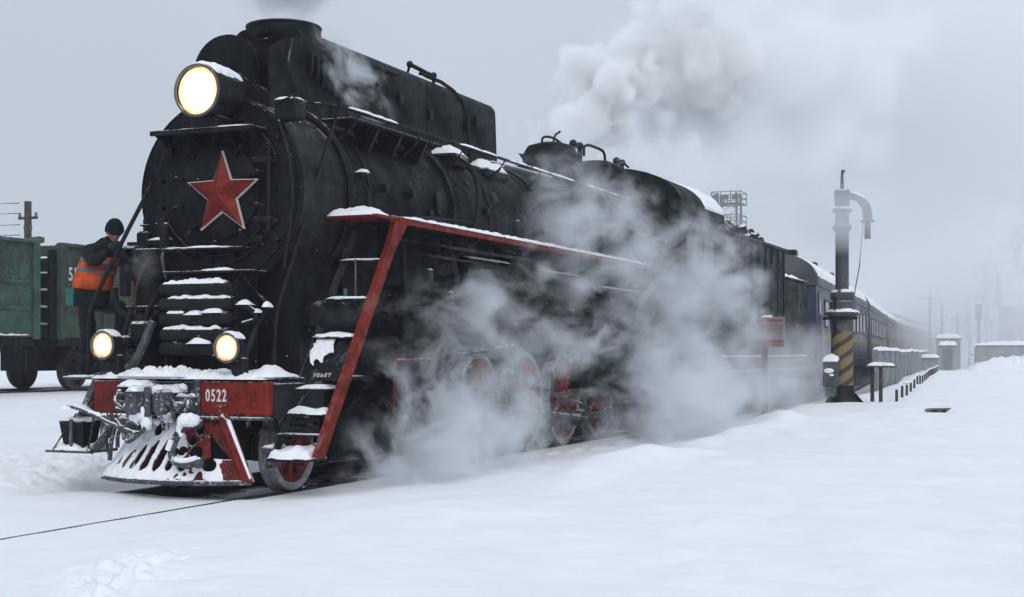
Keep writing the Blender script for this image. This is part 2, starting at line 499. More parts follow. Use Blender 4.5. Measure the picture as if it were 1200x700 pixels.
# ballast under the train, darkened to stand for shade, and the rails
mb = MB()
N = 150
g = []
for j in range(N+1):
    Y = 12.5 + (42-12.5)*j/N
    g.append([mb.bm.verts.new((XC + l, Y, -.2 + .04*noise.noise(Vector((l*6, Y*6, 0))) - .1*(1-min(1, (Y-12.5)/.6)))) for l in np.linspace(-1.35, .90, 22)])
for j in range(N):
    for i in range(21): mb.bm.faces.new((g[j][i], g[j][i+1], g[j+1][i+1], g[j+1][i]))
o = obj('shade_dark_ballast', mb, M['gravel']); o['kind'] = 'structure'
def rail_path(l0, lat=0.0, curved=True):
    pts = []
    for Y in list(range(-20, 40, 4)) + list(range(40, 180, 5)):
        pts.append((XC + l0 - (float(shift(Y)) if curved else 0), Y))
    return pts
RAILPROF = [(-.036, 0), (.036, 0), (.036, -.04), (.01, -.06), (.01, -.14), (.065, -.165), (-.065, -.165), (-.01, -.14), (-.01, -.06), (-.036, -.04)]
track = bpy.data.objects.new('railway_track', None); col.objects.link(track); track['kind'] = 'structure'; CEN[track.name] = Vector((0, 0, 0))
for l0 in (-.79, .79):
    mb = MB(); mb.loft([[(x+u, Y, v) for u, v in RAILPROF] for x, Y in rail_path(l0)]); obj('rail', mb, M['rail'], track)
s0 = None
for k in range(46):
    Y = 13.2 + k*.62
    if s0 is None:
        mb = MB().box(XC-1.25, XC+.88, Y-.12, Y+.12, -.34, -.17, .02); s0 = obj('sleeper', mb, M['wood'], track)
    else: dup(s0, (0, k*.62, 0))
siding = bpy.data.objects.new('siding_track', None); col.objects.link(siding); siding['kind'] = 'structure'; CEN[siding.name] = Vector((0, 0, 0))
for x in (-24.0-.79, -24.0+.79):
    mb = MB(); mb.loft([[(x+u, Y, v+.6) for u, v in RAILPROF] for Y in (-30, 100)]); obj('rail', mb, M['rail'], siding)

# ------------------------------------------------------------------ locomotive (authored in l, Y, z: l from the track centre line)
def rough(mb, a=.035, f=9):
    mb.bm.normal_update()
    for v in mb.bm.verts: v.co += (v.normal if v.normal.length else V(0, 0, 1))*a*noise.fractal(v.co*f, 1, 2, 3)
    return mb
loco = thing('steam_locomotive', 'huge black steam locomotive with a red star on its round front and lit lamps', 'locomotive', (XC, 20, 0), 0, (0, 20, 0))
def L(name, mb, mat='black', parent=None, **k): return obj(name, mb, M[mat] if isinstance(mat, str) else mat, parent or loco, **k)
BZ = 3.26; SR = 1.06
# --- smokebox
mb = MB().lathe((0, 13.05, BZ), (0, 1, 0), [(SR-.03, 0), (SR, .04), (SR, 1.0), (SR-.04, 1.0), (SR-.04, .1), (0, .1)], 72, caps=False)
sb = L('smokebox', mb)
mb = MB().lathe((.0, 13.03, BZ), (0, 1, 0), [(0, 0), (.93, 0.0), (.985, .01), (1.0, .03), (SR-.01, .035), (SR-.01, .09)], 72, caps=False)
face = L('smokebox_front', mb, 'blackw')
mb = MB()
for k in range(44):
    t = 2*PI*k/44; mb.ball((1.025*math.cos(t), 13.055, BZ+1.025*math.sin(t)), (.016, .012, .016), 6)
for k in range(30):
    t = 2*PI*k/30; mb.ball((.90*math.cos(t), 13.025, BZ+.90*math.sin(t)), (.012, .010, .012), 6)
L('rivets', mb, 'black', face, kind='stuff')
mb = MB().lathe((.03, 12.93, BZ), (0, 1, 0), [(0, 0), (.30, .012), (.47, .035), (.515, .06), (.53, .105)], 56, caps=False)
door = L('smokebox_door', mb, 'blackw')
for k in range(10):
    t = 2*PI*(k+.5)/10; c, s = math.cos(t), math.sin(t)
    mb = MB().tube([(.03+.46*c, 12.94, BZ+.46*s), (.03+.55*c, 12.93, BZ+.55*s), (.03+.62*c, 12.99, BZ+.62*s)], .022, 6)
    mb.ball((.03+.57*c, 12.92, BZ+.57*s), .03, 8)
    L('door_clamp', mb, 'black', door)
mb = MB().box(.50, .74, 12.92, 12.99, BZ+.28, BZ+.34, .01).box(.50, .74, 12.92, 12.99, BZ-.36, BZ-.30, .01).cyl((.70, 12.95, BZ-.45), (.70, 12.95, BZ+.45), .022, seg=8)
L('door_hinge', mb, 'black', door)
# star: thin white border plate, faceted red star in front
def star(mb, cx, y, cz, Ro, Ri, d, rot=0.0, mid=0.0):
    P = []
    for k in range(10):
        t = PI/2 + k*PI/5 + rot; r = Ro if k % 2 == 0 else Ri
        P.append((cx + r*math.cos(t), cz + r*math.sin(t)))
    if mid == 0: return mb.prism(P, 'y', y, y+d)
    bm = mb.bm; ce = bm.verts.new((cx, y-mid, cz)); vs = [bm.verts.new((x, y, z)) for x, z in P]; vb = [bm.verts.new((x, y+d, z)) for x, z in P]
    for k in range(10):
        j = (k+1) % 10
        bm.faces.new((ce, vs[k], vs[j])); bm.faces.new((vs[k], vb[k], vb[j], vs[j]))
    return mb
SC = (.14, BZ-.045)
st = L('star_emblem', star(MB(), SC[0], 12.90, SC[1], .475, .195, .03), 'white', smooth=0)
L('star_face', star(MB(), SC[0], 12.885, SC[1], .446, .180, .014, 0, .11), 'redstar', st, smooth=0)
L('star_bracket', MB().cyl((SC[0], 12.92, SC[1]), (SC[0], 12.96, SC[1]), .12, seg=12), 'black', st)
# lower front ledges with snow lips
L('front_ledge', MB().box(-.62, .42, 12.84, 13.06, 2.615, 2.64, .004), 'blackf')
L('snow_cap', MB().lumps(-.60, .30, 12.845, 12.99, 2.641, .02, 1), 'snow')
# rivets / steam fittings right of the door
mb = MB()
for a in (-.55, -.35, .3, .55):
    mb.ball((.72+.1*abs(a), 13.0, BZ+a), .035, 8)
L('front_studs', mb, 'black', kind='stuff')
# grab rail around the front
mb = MB().ring((0, 12.99, BZ), (0, 1, 0), .80, .013, 28, 6, R(200), R(340))
L('front_grab_rail', mb)
# --- headlight platform
mb = MB().box(-.68, .62, 12.74, 13.2, 3.895, 3.92, .004).box(-.68, .62, 12.72, 12.74, 3.865, 3.92, .004)
plat = L('lamp_platform', mb, 'blackf')
for l in (-.62, -.2, .25, .55):
    mb = MB().prism([(12.7, 3.893), (13.04, 3.893), (13.04, 3.72)], 'x', l-.012, l+.012)
    L('bracket', mb, 'black', plat)
L('snow_cap', MB().lumps(-.3, .6, 12.70, 12.99, 3.921, .016, 5, edge=2), 'snow', plat)
# marker box at the right shoulder
mb = MB().box(.74, 1.02, 12.98, 13.2, 4.0, 4.22, .02)
bx = L('fuse_box', mb)
L('bracket', MB().tube([(.78, 12.96, 4.17), (1.0, 12.96, 4.24), (1.04, 12.97, 3.98)], .014, 6), 'black', bx)
L('snow_cap', MB().lumps(.75, 1.0, 12.98, 13.18, 4.222, .03, 9), 'snow', bx)
# headlight
HC = (.05, 4.29)
mb = MB().lathe((HC[0], 12.56, HC[1]), (0, 1, 0), [(.255, .035), (.262, 0), (.287, 0), (.292, .03), (.285, .05), (.28, .50), (.25, .56), (.12, .60), (0, .60)], 48, caps=False)
hl = L('headlight', mb, 'black')
L('lamp_rim', MB().ring((HC[0], 12.56, HC[1]), (0, 1, 0), .272, .017, 48, 8), 'chrome', hl)
mb = MB().lathe((HC[0], 12.585, HC[1]), (0, 1, 0), [(0, -.035), (.12, -.028), (.2, -.012), (.258, .01)], 48, caps=False)
lens = L('lens', mb, 'lens_big', hl)
L('lamp_foot', MB().box(-.12, .22, 12.68, 13.1, 3.92, 4.05, .02), 'black', hl)
def cyl_snow(l, Y0, Y1, z, r, h, a=62, seed=0, taper=True):
    mb = MB(); n = 22; k = 24; g = []
    for j in range(k+1):
        v = j/k; Y = Y0 + (Y1-Y0)*v; row = []
        for i in range(n+1):
            u = 2*i/n-1; t = R(a)*u*(.85+.15*noise.noise(Vector((v*6, seed, u))))
            e = (1-abs(u)**3)*(1-abs(2*v-1)**8)
            nn = noise.fractal(Vector((v*5+seed, u*3, seed)), 1, 2, 3)
            rr = r - .006 + (h*e**.6*(1+.5*nn) if e > 0 else 0)
            row.append(mb.bm.verts.new((l + rr*math.sin(t), Y, z + rr*math.cos(t))))
        g.append(row)
    for j in range(k):
        for i in range(n): mb.bm.faces.new((g[j][i], g[j][i+1], g[j+1][i+1], g[j+1][i]))
    return mb
L('snow_cap', cyl_snow(HC[0], 12.58, 13.12, HC[1], .287, .045, 58, 3), 'snow', hl)
# --- rounded heater hood ahead of the chimney, on the far side
prof = []
for a, b, r0, cx, cz in ((0, 90, .42, -.18, 4.66), (90, 180, .42, -.18, 4.66)):
    for t in range(a, b+1, 10): prof.append((cx + (.42 if t > 90 else .40)*math.cos(R(t)), cz + r0*math.sin(R(t))))
prof = [(.22, 4.1)] + prof + [(-.60, 4.1)]
mb = MB().prism(prof, 'y', 13.42, 14.05)
hood = L('heater_hood', mb, 'blackw')
L('hood_band', MB().prism([(x*1.0+(x+.18)*.03, 4.66+(z-4.66)*1.03) for x, z in prof], 'y', 13.46, 13.50), 'black', hood)
mb = MB().tube([(-.1, 13.5, 4.95), (.1, 13.9, 5.12), (.25, 14.3, 5.22)], .014, 6)
L('stay_rod', mb, 'black', hood)
# cover plate sweeping from the hood down to the smokebox
L('cover_plate', MB().prism([(-.55, 4.1), (.5, 4.1), (.47, 4.36), (.05, 4.62), (-.3, 4.62)], 'y', 13.30, 13.45), 'black')
# --- chimney
CY = 14.35
mb = MB().lathe((.02, CY, 4.1), (0, 0, 1), [(.50, 0), (.42, .4), (.39, .85), (.385, 1.0), (.42, 1.06), (.44, 1.1), (.44, 1.20), (.42, 1.24), (.37, 1.24), (.35, 1.1), (.35, .5)], 40, caps=False)
ch = L('chimney', mb, 'blackw')
L('chimney_rim', MB().ring((.02, CY, 5.33), (0, 0, 1), .43, .02, 40, 8), 'black', ch)
L('clamp', MB().tube([(.5, 13.75, 5.05), (.49, 13.72, 4.9), (.48, 13.7, 4.8)], .014, 6).ball((.48, 13.7, 4.78), .022, 8), 'steel', ch)
# --- long casing behind the chimney, made of bolted plates
def casing_prof(g=0.0):
    P = []
    hw, zt, r = .46+g, 5.26+g, .16
    P.append((hw+.04, 4.02)); P.append((hw, 4.5))
    for t in range(0, 91, 15): P.append((hw-.02-r + r*math.cos(R(t)), zt-r + r*math.sin(R(t))))
    for t in range(90, 181, 15): P.append((-(hw-.02-r) + r*math.cos(R(t)), zt-r + r*math.sin(R(t))))
    P.append((-hw, 4.5)); P.append((-hw-.04, 4.02))
    return P
cas = L('top_casing', MB().prism(casing_prof(0), 'y', 14.0, 19.72), 'blackw')
L('casing_wing', MB().prism([(13.34, 4.25), (13.34, 4.86), (13.55, 4.98), (14.1, 5.16), (14.1, 4.25)], 'x', .435, .465), 'blackw', cas)
ysp = [14.0, 15.05, 16.1, 17.3, 18.5, 19.70]
for a, b in zip(ysp, ysp[1:]):
    mb = MB(); m2 = casing_prof(.012)
    P = casing_prof(.012); Q = casing_prof(.0)
    mb.loft([[(x, a+.012, z) for x, z in P], [(x, b-.012, z) for x, z in P]])
    L('casing_panel', mb, 'blackw', cas)
for k in range(7):
    y = 14.18 + k*.135
    L('louver', MB().prism([(.475, 4.98-.02*k), (.515, 4.96-.02*k), (.515, 4.72-.03*k+.05*(k < 2)), (.475, 4.66-.03*k+.05*(k < 2))], 'y', y-.022, y+.022), 'black', cas)
L('casing_strap', MB().box(.455, .50, 15.06, 15.09, 4.45, 5.15), 'black', cas)
L('casing_step', MB().box(.40, .52, 15.55, 16.35, 5.10, 5.13, .005), 'black', cas)
for y, z in ((15.9, 4.95), (16.45, 4.82), (17.35, 4.75), (18.55, 4.78), (18.9, 4.9)):
    mb = MB().box(.47, .515, y-.05, y+.05, z-.08, z+.06, .01)
    L('hatch_latch', mb, 'black', cas)
mb = MB()
for k in range(26):
    y = 14.1+k*.22; mb.ball((.487, y, 4.34), .011, 6); mb.ball((.49, y, 4.62), .009, 6)
L('casing_bolts', mb, 'black', cas, kind='stuff')
# valve gantry and pipe on the casing top (near 520-575 px)
mb = MB().tube([(.15, 17.3, 5.28), (.2, 17.3, 5.45), (.2, 18.05, 5.42), (.2, 18.05, 5.28)], .03, 8).ball((.2, 17.3, 5.45), .05, 8).ball((.2, 18.05, 5.43), .05, 8)
L('valve_bridge', mb, 'black', cas)
mb = MB().tube([(.25, 17.5, 5.36), (.5, 17.9, 5.25), (.62, 18.25, 5.0), (.64, 18.3, 4.4), (.66, 18.3, 4.2)], .028, 8, 1)
L('steam_pipe', mb, 'black', cas)
# --- boiler
def bprof(segs):
    mb = MB(); rings = []
    for Y, r, cz in segs:
        rings.append([(r*math.cos(2*PI*i/72), Y, cz + r*math.sin(2*PI*i/72)) for i in range(72)])
    return mb.loft(rings)
L('boiler_barrel', bprof([(14.0, 1.0, 3.30), (16.9, 1.02, 3.31), (16.92, 1.045, 3.31), (20.2, 1.06, 3.34), (22.4, 1.22, 3.46), (24.3, 1.25, 3.47)]), 'blackw')
for Y, r, cz, w in ((14.08, 1.09, 3.28, .045), (14.62, 1.03, 3.30, .018), (16.9, 1.075, 3.31, .028), (18.1, 1.07, 3.32, .02), (20.2, 1.085, 3.34, .025), (21.4, 1.16, 3.41, .02), (22.5, 1.245, 3.46, .025), (23.4, 1.26, 3.465, .02)):
    L('boiler_band', MB().lathe((0, Y-w, cz), (0, 1, 0), [(r-.06, 0), (r, 0), (r, 2*w), (r-.06, 2*w)], 72, caps=False), 'black')
L('smokebox_flange', MB().ring((0, 14.06, BZ+.01), (0, 1, 0), 1.085, .045, 72, 8), 'black')
# patches, plates, small brackets on the barrel side
def onb(t, Y, r=1.045, cz=3.31): return (r*math.cos(t), Y, cz + r*math.sin(t))
for t, Y, w, h in ((.72, 15.6, .2, .14), (.1, 16.45, .14, .3), (-.05, 16.2, .1, .12), (.62, 16.95, .12, .1), (.5, 17.6, .16, .1), (.38, 18.4, .22, .16), (.15, 21.0, .2, .2)):
    p = Vector(onb(t, Y)); mb = MB(); m = Matrix.Rotation(-t, 3, 'Y')
    mb.box(p.x-.02, p.x+.025, Y-w/2, Y+w/2, p.z-h/2, p.z+h/2, .01, rot=m)
    L('boiler_patch', mb, 'black')
L('clack_valve', MB().ball((1.03, 14.4, 3.55), .05, 8).tube([(1.05, 14.4, 3.55), (1.12, 14.4, 3.35), (1.1, 14.4, 3.0)], .02, 6), 'blackf')
L('snow_cap', MB().lumps(1.0, 1.12, 14.33, 14.47, 3.59, .04, 4), 'snow')
# handrail along the boiler
rail_pts = [(.72, 13.55, 4.28), (.9, 13.72, 4.28), (1.06, 14.0, 4.26), (1.08, 23.9, 4.26)]
hr = L('boiler_handrail', MB().tube(rail_pts, .022, 8), 'black')
for Y in (14.3, 15.9, 17.2, 18.6, 20.0, 21.4, 22.8):
    mb = MB().tube([(1.08, Y, 4.26), (.98, Y, 4.12), (.80, Y, 3.98)], [.02, .02, .035], 6)
    L('rail_bracket', mb, 'black', hr)
mb = MB()
for a, b in ((14.0, 15.2), (17.0, 18.3), (18.7, 21.6), (22.0, 24.0)):
    mb.lumps(1.062, 1.098, a, b, 4.272, .022, int(a*3), nx=4, ny=50, edge=6)
L('snow_cap', mb, 'snow', hr, kind='stuff')
# walkway plate under the handrail close to the casing (dark bracket shapes)
L('side_step_board', MB().box(.62, 1.03, 14.2, 16.6, 4.17, 4.20, .005), 'blackf')
for Y in (14.9, 15.5, 16.2):
    L('step_bracket', MB().prism([(.66, 4.165), (1.0, 4.165), (.86, 3.9), (.74, 3.95)], 'y', Y-.02, Y+.02), 'black')
# snow-laden valve group behind the casing and the pipe falling from it
mb = MB().box(.42, .84, 17.4, 17.9, 4.05, 4.22, .03).box(.42, .84, 18.5, 19.3, 4.02, 4.16, .03).cyl((.66, 18.2, 4.1), (.66, 18.9, 4.1), .09, seg=12)
L('injector_valve', mb, 'blackf')
L('snow_cap', MB().lumps(.45, .86, 17.3, 17.75, 4.215, .10, 2), 'snow')
L('snow_cap', MB().lumps(.40, .82, 18.5, 19.3, 4.155, .12, 3), 'snow')
L('feed_pipe', MB().tube([(.75, 17.45, 4.2), (.98, 17.5, 4.1), (1.12, 17.55, 3.8), (1.14, 17.5, 3.4), (1.1, 17.35, 3.0)], .035, 10, 2), 'blackf')
mb = MB()
for k in range(7):
    mb.box(.5, .52, 16.9+k*.1, 16.95+k*.1, 4.22, 4.45)
L('grille', mb, 'black')
for d in (0, .16, .32):
    L('snowy_rod', MB().tube([(.55+d*.2, 19.3+d, 4.35), (.98+d*.1, 20.3+d, 4.25)], .018, 6), 'snow')
# curved shields and domes on the rear half of the boiler
mb = MB().lathe((0, 23.2, 4.55), (0, 0, 1), [(.55, -.1), (.5, .2), (.48, .45), (.40, .58), (.2, .64), (0, .65)], 28, caps=False)
L('steam_dome', mb, 'blackw')
mb = MB().lathe((0, 25.6, 4.6), (0, 0, 1), [(.6, -.1), (.55, .3), (.5, .45), (.3, .55), (0, .57)], 28, caps=False)
L('sand_dome', mb, 'blackw')
for l0, Y, z in ((.35, 21.7, 4.62), (.42, 21.95, 4.60), (.40, 22.5, 4.72)):
    L('curved_shield', MB().prism([(l0+.0, z-.3), (l0+.5, z-.45), (l0+.3, z-.1), (l0-.05, z+.12), (l0-.35, z+.2)], 'y', Y, Y+.03), 'black')
for pts, r in (([(.1, 22.6, 5.0), (.1, 22.5, 5.2), (.15, 22.9, 5.25), (.2, 23.2, 5.18)], .022),
               ([(.2, 24.4, 5.1), (.2, 24.4, 5.34), (.2, 25.3, 5.36), (.2, 25.6, 5.32), (.2, 25.6, 5.05)], .028),
               ([(-.1, 23.6, 5.15), (-.12, 23.7, 5.4), (-.08, 23.9, 5.5)], .02),
               ([(.25, 25.9, 5.05), (.25, 26.3, 5.2), (.25, 26.6, 5.25), (.25, 26.9, 5.2)], .022)):
    L('steam_pipe', MB().tube(pts, r, 8, 2), 'black')
for Y in (24.1, 24.45, 26.6, 26.95):
    L('safety_valve', MB().cyl((.1, Y, 5.0), (.1, Y, 5.26), .055, .045, 12).ball((.1, Y, 5.3), .075, 10), 'black')
# firebox shell, higher and squarer
def box_prof(hw, zb, ze, zt, n=12):
    P = [(hw, zb), (hw, ze)]
    for i in range(1, n): 
        t = PI*i/n; P.append((hw*math.cos(t)*(1 if False else 1), ze + (zt-ze)*math.sin(t)**.8))
    return P + [(-hw, ze), (-hw, zb)]
mb = MB().loft([[(x, Y, z) for x, z in box_prof(hw, 1.2, ze, zt)] for Y, hw, ze, zt in ((24.2, 1.2, 3.8, 4.75), (26.4, 1.25, 4.0, 4.95))])
L('firebox', mb, 'blackw')
# --- cab
cab = L('cab', MB().prism([(1.5, 1.35), (1.5, 4.28), (-1.5, 4.28), (-1.5, 1.35)], 'y', 26.3, 29.3), 'blackw')
P = []
for i in range(0, 17):
    t = PI*i/16; P.append((1.58*math.cos(t), 4.24 + .86*math.sin(t)**.85))
mb = MB().prism(P, 'y', 26.1, 29.5)
L('cab_roof', mb, 'blackw', cab)
mb = MB(); n = 18; g = []
for j in range(31):
    Y = 27.9 + 1.6*j/30; row = []
    for i in range(n+1):
        t = R(8) + R(62)*i/n; e = (1-abs(2*i/n-1)**4)*(1-abs(2*j/30-1)**6)
        nn = noise.fractal(Vector((Y*2, i*.3, 5)), 1, 2, 3)
        f = 1 + (.028*(1+1.1*nn)*e**.5 if e > 0 else -.01)
        row.append(mb.bm.verts.new((1.58*math.cos(t)*f, Y, 4.24 + .86*math.sin(t)**.85*f)))
    g.append(row)
for j in range(30):
    for i in range(n): mb.bm.faces.new((g[j][i], g[j][i+1], g[j+1][i+1], g[j+1][i]))
L('snow_cap', mb, 'snow', cab)
for Y in (27.0, 28.3):
    wn = L('cab_window', MB().box(1.49, 1.53, Y-.42, Y+.42, 3.05, 3.85, .01), 'black', cab)
    L('pane', MB().box(1.525, 1.537, Y-.36, Y+.36, 3.11, 3.79), 'glass', wn)
L('cab_panel_strip', MB().box(1.495, 1.515, 26.35, 29.25, 2.62, 2.70), 'redd', cab)
# --- running boards (both sides), red edge, snow lip
for s in (1, -1):
    rb = L('running_board', MB().box(s*1.02, s*1.60, 14.05, 26.3, 2.985, 3.02), 'blackf')
    if s > 0: L('edge_strip', MB().box(1.601, 1.63, 13.98, 23.8, 2.955, 3.035, .006), 'red', rb)
    if s > 0:
        mb = MB()
        mb.lumps(1.50, 1.64, 14.2, 23.9, 3.034, .035, 11, nx=5, ny=200, edge=10)
        L('snow_cap', mb, 'snow', rb)
    for k in range(7):
        Y = 14.8 + k*1.75
        L('bracket', MB().prism([(s*1.03, 2.98), (s*1.56, 2.98), (s*1.56, 2.93), (s*1.06, 2.62), (s*1.03, 2.62)], 'y', Y-.02, Y+.02), 'black', rb)
L('front_platform', MB().box(1.0, 1.66, 13.62, 14.15, 2.985, 3.015, .004), 'red')
L('snow_cap', MB().lumps(.98, 1.60, 13.60, 14.3, 3.016, .10, 6, edge=3), 'snow')
# black plates added as shade under the engine, then the frame
for s in (1, -1):
    L('side_plate', MB().box(s*.93, s*.95, 14.1, 26.3, 1.52, 3.0), 'blackw')
    L('shade_plate', MB().box(s*.60, s*.63, 14.2, 29.6, .22, 1.75), 'blackw')
    L('frame_plate', MB().box(s*.5, s*.58, 12.5, 27.5, .55, 1.25, .01), 'blackw')
L('smokebox_saddle', MB().prism([(-.95, 1.2), (.95, 1.2), (.8, 2.9), (-.8, 2.9)], 'y', 13.2, 16.4), 'blackw')
L('ash_pan', MB().prism([(-.95, .75), (.95, .75), (1.1, 1.9), (-1.1, 1.9)], 'y', 22.0, 26.2), 'blackw')
# air reservoirs, pipe runs and brackets below the running board
for Y0, Y1, l, z, r in ((16.6, 18.4, 1.25, 2.55, .2), (19.3, 21.3, 1.25, 2.5, .22), (22.0, 24.4, 1.25, 2.35, .24)):
    rs = L('air_reservoir', MB().lathe((l, Y0, z), (0, 1, 0), [(0, 0), (r*.7, .02), (r, .1), (r, Y1-Y0-.1), (r*.7, Y1-Y0-.02), (0, Y1-Y0)], 24, caps=False), 'black')
    L('snow_cap', cyl_snow(l, Y0+.15, Y1-.15, z, r, .025, 26, int(Y0)), 'snow', rs)
for pts, r in (([(1.5, 14.3, 2.8), (1.5, 20, 2.8), (1.45, 26, 2.75)], .022), ([(1.42, 14.4, 2.68), (1.42, 18, 2.66), (1.3, 19, 2.3), (1.3, 24, 2.2)], .018),
               ([(1.3, 14.9, 2.9), (1.35, 14.9, 2.2), (1.3, 15.2, 1.9)], .04), ([(1.3, 16.2, 2.9), (1.45, 16.2, 2.3), (1.4, 16.0, 1.7)], .05),
               ([(1.2, 18.8, 2.9), (1.32, 18.8, 2.0), (1.25, 19.2, 1.6)], .035), ([(1.35, 21.6, 2.9), (1.38, 21.6, 1.9)], .03)):
    L('side_pipe', MB().tube(pts, r, 8, 1), 'black')
for Y, z in ((15.3, 2.45), (15.9, 2.2), (17.0, 2.05), (20.3, 2.1)):
    L('drip_valve', MB().box(1.38, 1.5, Y-.06, Y+.06, z-.1, z+.06, .02).cyl((1.44, Y, z-.25), (1.44, Y, z), .02, seg=8), 'blackf')
# upright cup on the running board
L('oil_cup', MB().cyl((1.45, 18.1, 3.02), (1.45, 18.1, 3.27), .055, seg=12).ball((1.45, 18.1, 3.30), (.06, .06, .045), 10), 'blackf')
# thin red frame around the cylinder fittings
L('red_pipe_frame', MB().tube([(1.6, 14.1, .78), (1.6, 14.13, 1.38), (1.6, 14.16, 1.41), (1.6, 15.1, 1.42)], .014, 6).tube([(1.6, 15.1, 1.42), (1.6, 15.12, 1.2)], .014, 6), 'red')
# extra fittings: rivet rows on the barrel, wash-out plugs, small pipes on the smokebox front
mb = MB()
for Y in (14.25, 16.78, 17.06, 20.05, 20.35):
    for k in range(26):
        t = R(-40) + R(130)*k/25; rr = 1.06 if Y < 16.9 else 1.075
        mb.ball((rr*math.cos(t), Y, 3.31+rr*math.sin(t)), (.014, .014, .014), 5)
L('barrel_rivets', mb, 'black', kind='stuff')
for k in range(7):
    Y = 24.5 + k*.28
    L('washout_plug', MB().cyl((1.18, Y, 3.6), (1.27, Y, 3.62), .05, .04, 10), 'blackf')
for t0, t1, r, w in ((200, 330, .70, .016), (20, 75, .84, .014), (100, 170, .80, .012)):
    pts = [((r)*math.cos(R(a)), 12.985, BZ+r*math.sin(R(a))) for a in range(t0, t1+1, 6)]
    L('front_conduit', MB().tube(pts, w, 6), 'black')
L('front_conduit', MB().tube([(.80, 12.98, 4.0), (.95, 12.97, 3.6), (.99, 12.97, 3.2), (.95, 12.97, 2.85), (.88, 12.96, 2.4)], .017, 6, 2), 'blackf')
for a in range(0, 360, 24):
    c_, s_ = math.cos(R(a)), math.sin(R(a))
    L('front_bolt', MB().lathe((.74*c_, 12.975, BZ+.74*s_), (0, 1, 0), [(0, -.012), (.026, -.006), (.03, .05)], 8, caps=False), 'black')
for x, z in ((-.62, 3.75), (.66, 3.72), (.70, 2.9), (-.72, 2.95), (.35, 3.86), (-.3, 2.62), (.55, 2.72)):
    L('front_clip', MB().box(x-.05, x+.05, 12.96, 13.03, z-.035, z+.035, .008), 'black')
# lubricator pipes fanned across the boiler side
for k in range(5):
    L('oil_pipe', MB().tube([(1.10, 14.5+k*.05, 3.02), (1.12, 15.0+k*.3, 3.14+k*.03), (1.11, 17+k*.6, 3.10+k*.03), (1.12, 19+k, 3.03)], .009, 5, 1), 'black')
for Y in (14.9, 15.6, 17.9, 19.2, 20.9, 22.1):
    L('stanchion_clip', MB().box(1.02, 1.12, Y-.04, Y+.04, 3.4, 3.5, .01), 'black')
# --- cylinders
for s in (1, -1):
    cyb = L('cylinder', MB().lathe((s*1.22, 14.9, .82), (0, 1, 0), [(0, 0), (.2, 0), (.36, .04), (.38, .1), (.38, 1.2), (.36, 1.26), (.2, 1.3), (0, 1.3)], 32, caps=False), 'blackw')
    L('steam_chest', MB().lathe((s*1.18, 14.75, 1.45), (0, 1, 0), [(0, 0), (.12, 0), (.24, .05), (.24, 1.5), (.12, 1.55), (0, 1.55)], 28, caps=False), 'blackw', cyb)
    L('cylinder_saddle', MB().box(s*.6, s*1.3, 15.0, 16.1, .7, 2.3, .03), 'blackw', cyb)
    L('slide_bar', MB().box(s*1.2, s*1.28, 16.2, 18.1, .98, 1.05, .01).box(s*1.2, s*1.28, 16.2, 18.1, .58, .65, .01), 'steel', cyb)
    L('crosshead', MB().box(s*1.14, s*1.34, 17.0, 17.35, .6, 1.03, .03), 'steel', cyb)
# --- wheels
def wheel(name, Y, Rr, l, spokes, hubr, kind='driver', crank=None):
    s = 1 if l > 0 else -1
    lf = l + s*.07
    t = L(name, MB().lathe((l-s*.08, Y, Rr), (s, 0, 0), [(Rr+.025, -.005), (Rr+.025, .025), (Rr, .045), (Rr-.004, .145), (Rr-.015, .155), (Rr-.075, .155), (Rr-.085, .14), (Rr-.085, .01), (Rr+.02, -.005)], 56, caps=False), 'rim')
    mb = MB()
    mb.lathe((l-s*.04, Y, Rr), (s, 0, 0), [(Rr-.083, 0), (Rr-.083, .09), (Rr-.15, .085), (Rr-.15, .01), (Rr-.083, 0)], 56, caps=False)
    mb.cyl((l-s*.05, Y, Rr), (lf+s*.03, Y, Rr), hubr, seg=24)
    for k in range(spokes):
        a = 2*PI*(k+.5)/spokes; d = Vector((0, math.cos(a), math.sin(a))); tn = Vector((0, -math.sin(a), math.cos(a)))
        c0 = Vector((l+s*.02, Y, Rr))
        w0, w1 = (.055, .04) if kind == 'driver' else (.06, .05)
        rings = []
        for rr, w in ((hubr*.8, w0), (Rr-.13, w1)):
            c = c0 + d*rr
            rings.append([c+tn*w/1.2+V(s*.03, 0, 0), c+tn*w/1.2-V(s*.03, 0, 0), c-tn*w/1.2-V(s*.03, 0, 0), c-tn*w/1.2+V(s*.03, 0, 0)])
        mb.loft(rings)
    wc = L('wheel_centre', mb, 'redd', t)
    if kind == 'driver':
        a0, a1 = R(58), R(122); P = []
        n = 12
        for i in range(n+1): a = a0+(a1-a0)*i/n; P.append((Y+(Rr-.12)*math.cos(a), Rr+(Rr-.12)*math.sin(a)))
        for i in range(n+1): a = a1-(a1-a0)*i/n; P.append((Y+(Rr-.33)*math.cos(a), Rr+(Rr-.33)*math.sin(a)))
        L('counterweight', MB().prism(P, 'x', min(l-s*.01, l+s*.085), max(l-s*.01, l+s*.085)), 'redd', t)
        L('crank_pin', MB().cyl((lf, Y, Rr-.32), (lf+s*.2, Y, Rr-.32), .07, seg=16).cyl((lf-s*.06, Y, Rr-.32), (lf+s*.02, Y, Rr-.32), .13, seg=20), 'redd', t)
        L('hub_cap', MB().cyl((lf+s*.03, Y, Rr), (lf+s*.05, Y, Rr), .06, seg=16), 'steel', t)
    else:
        L('hub_cap', MB().lathe((lf+s*.03, Y, Rr), (s, 0, 0), [(.10, 0), (.10, .03), (.06, .05), (0, .055)], 16, caps=False), 'redd', t)
    return t
YD = [16.45, 18.15, 19.9, 21.6, 23.35]
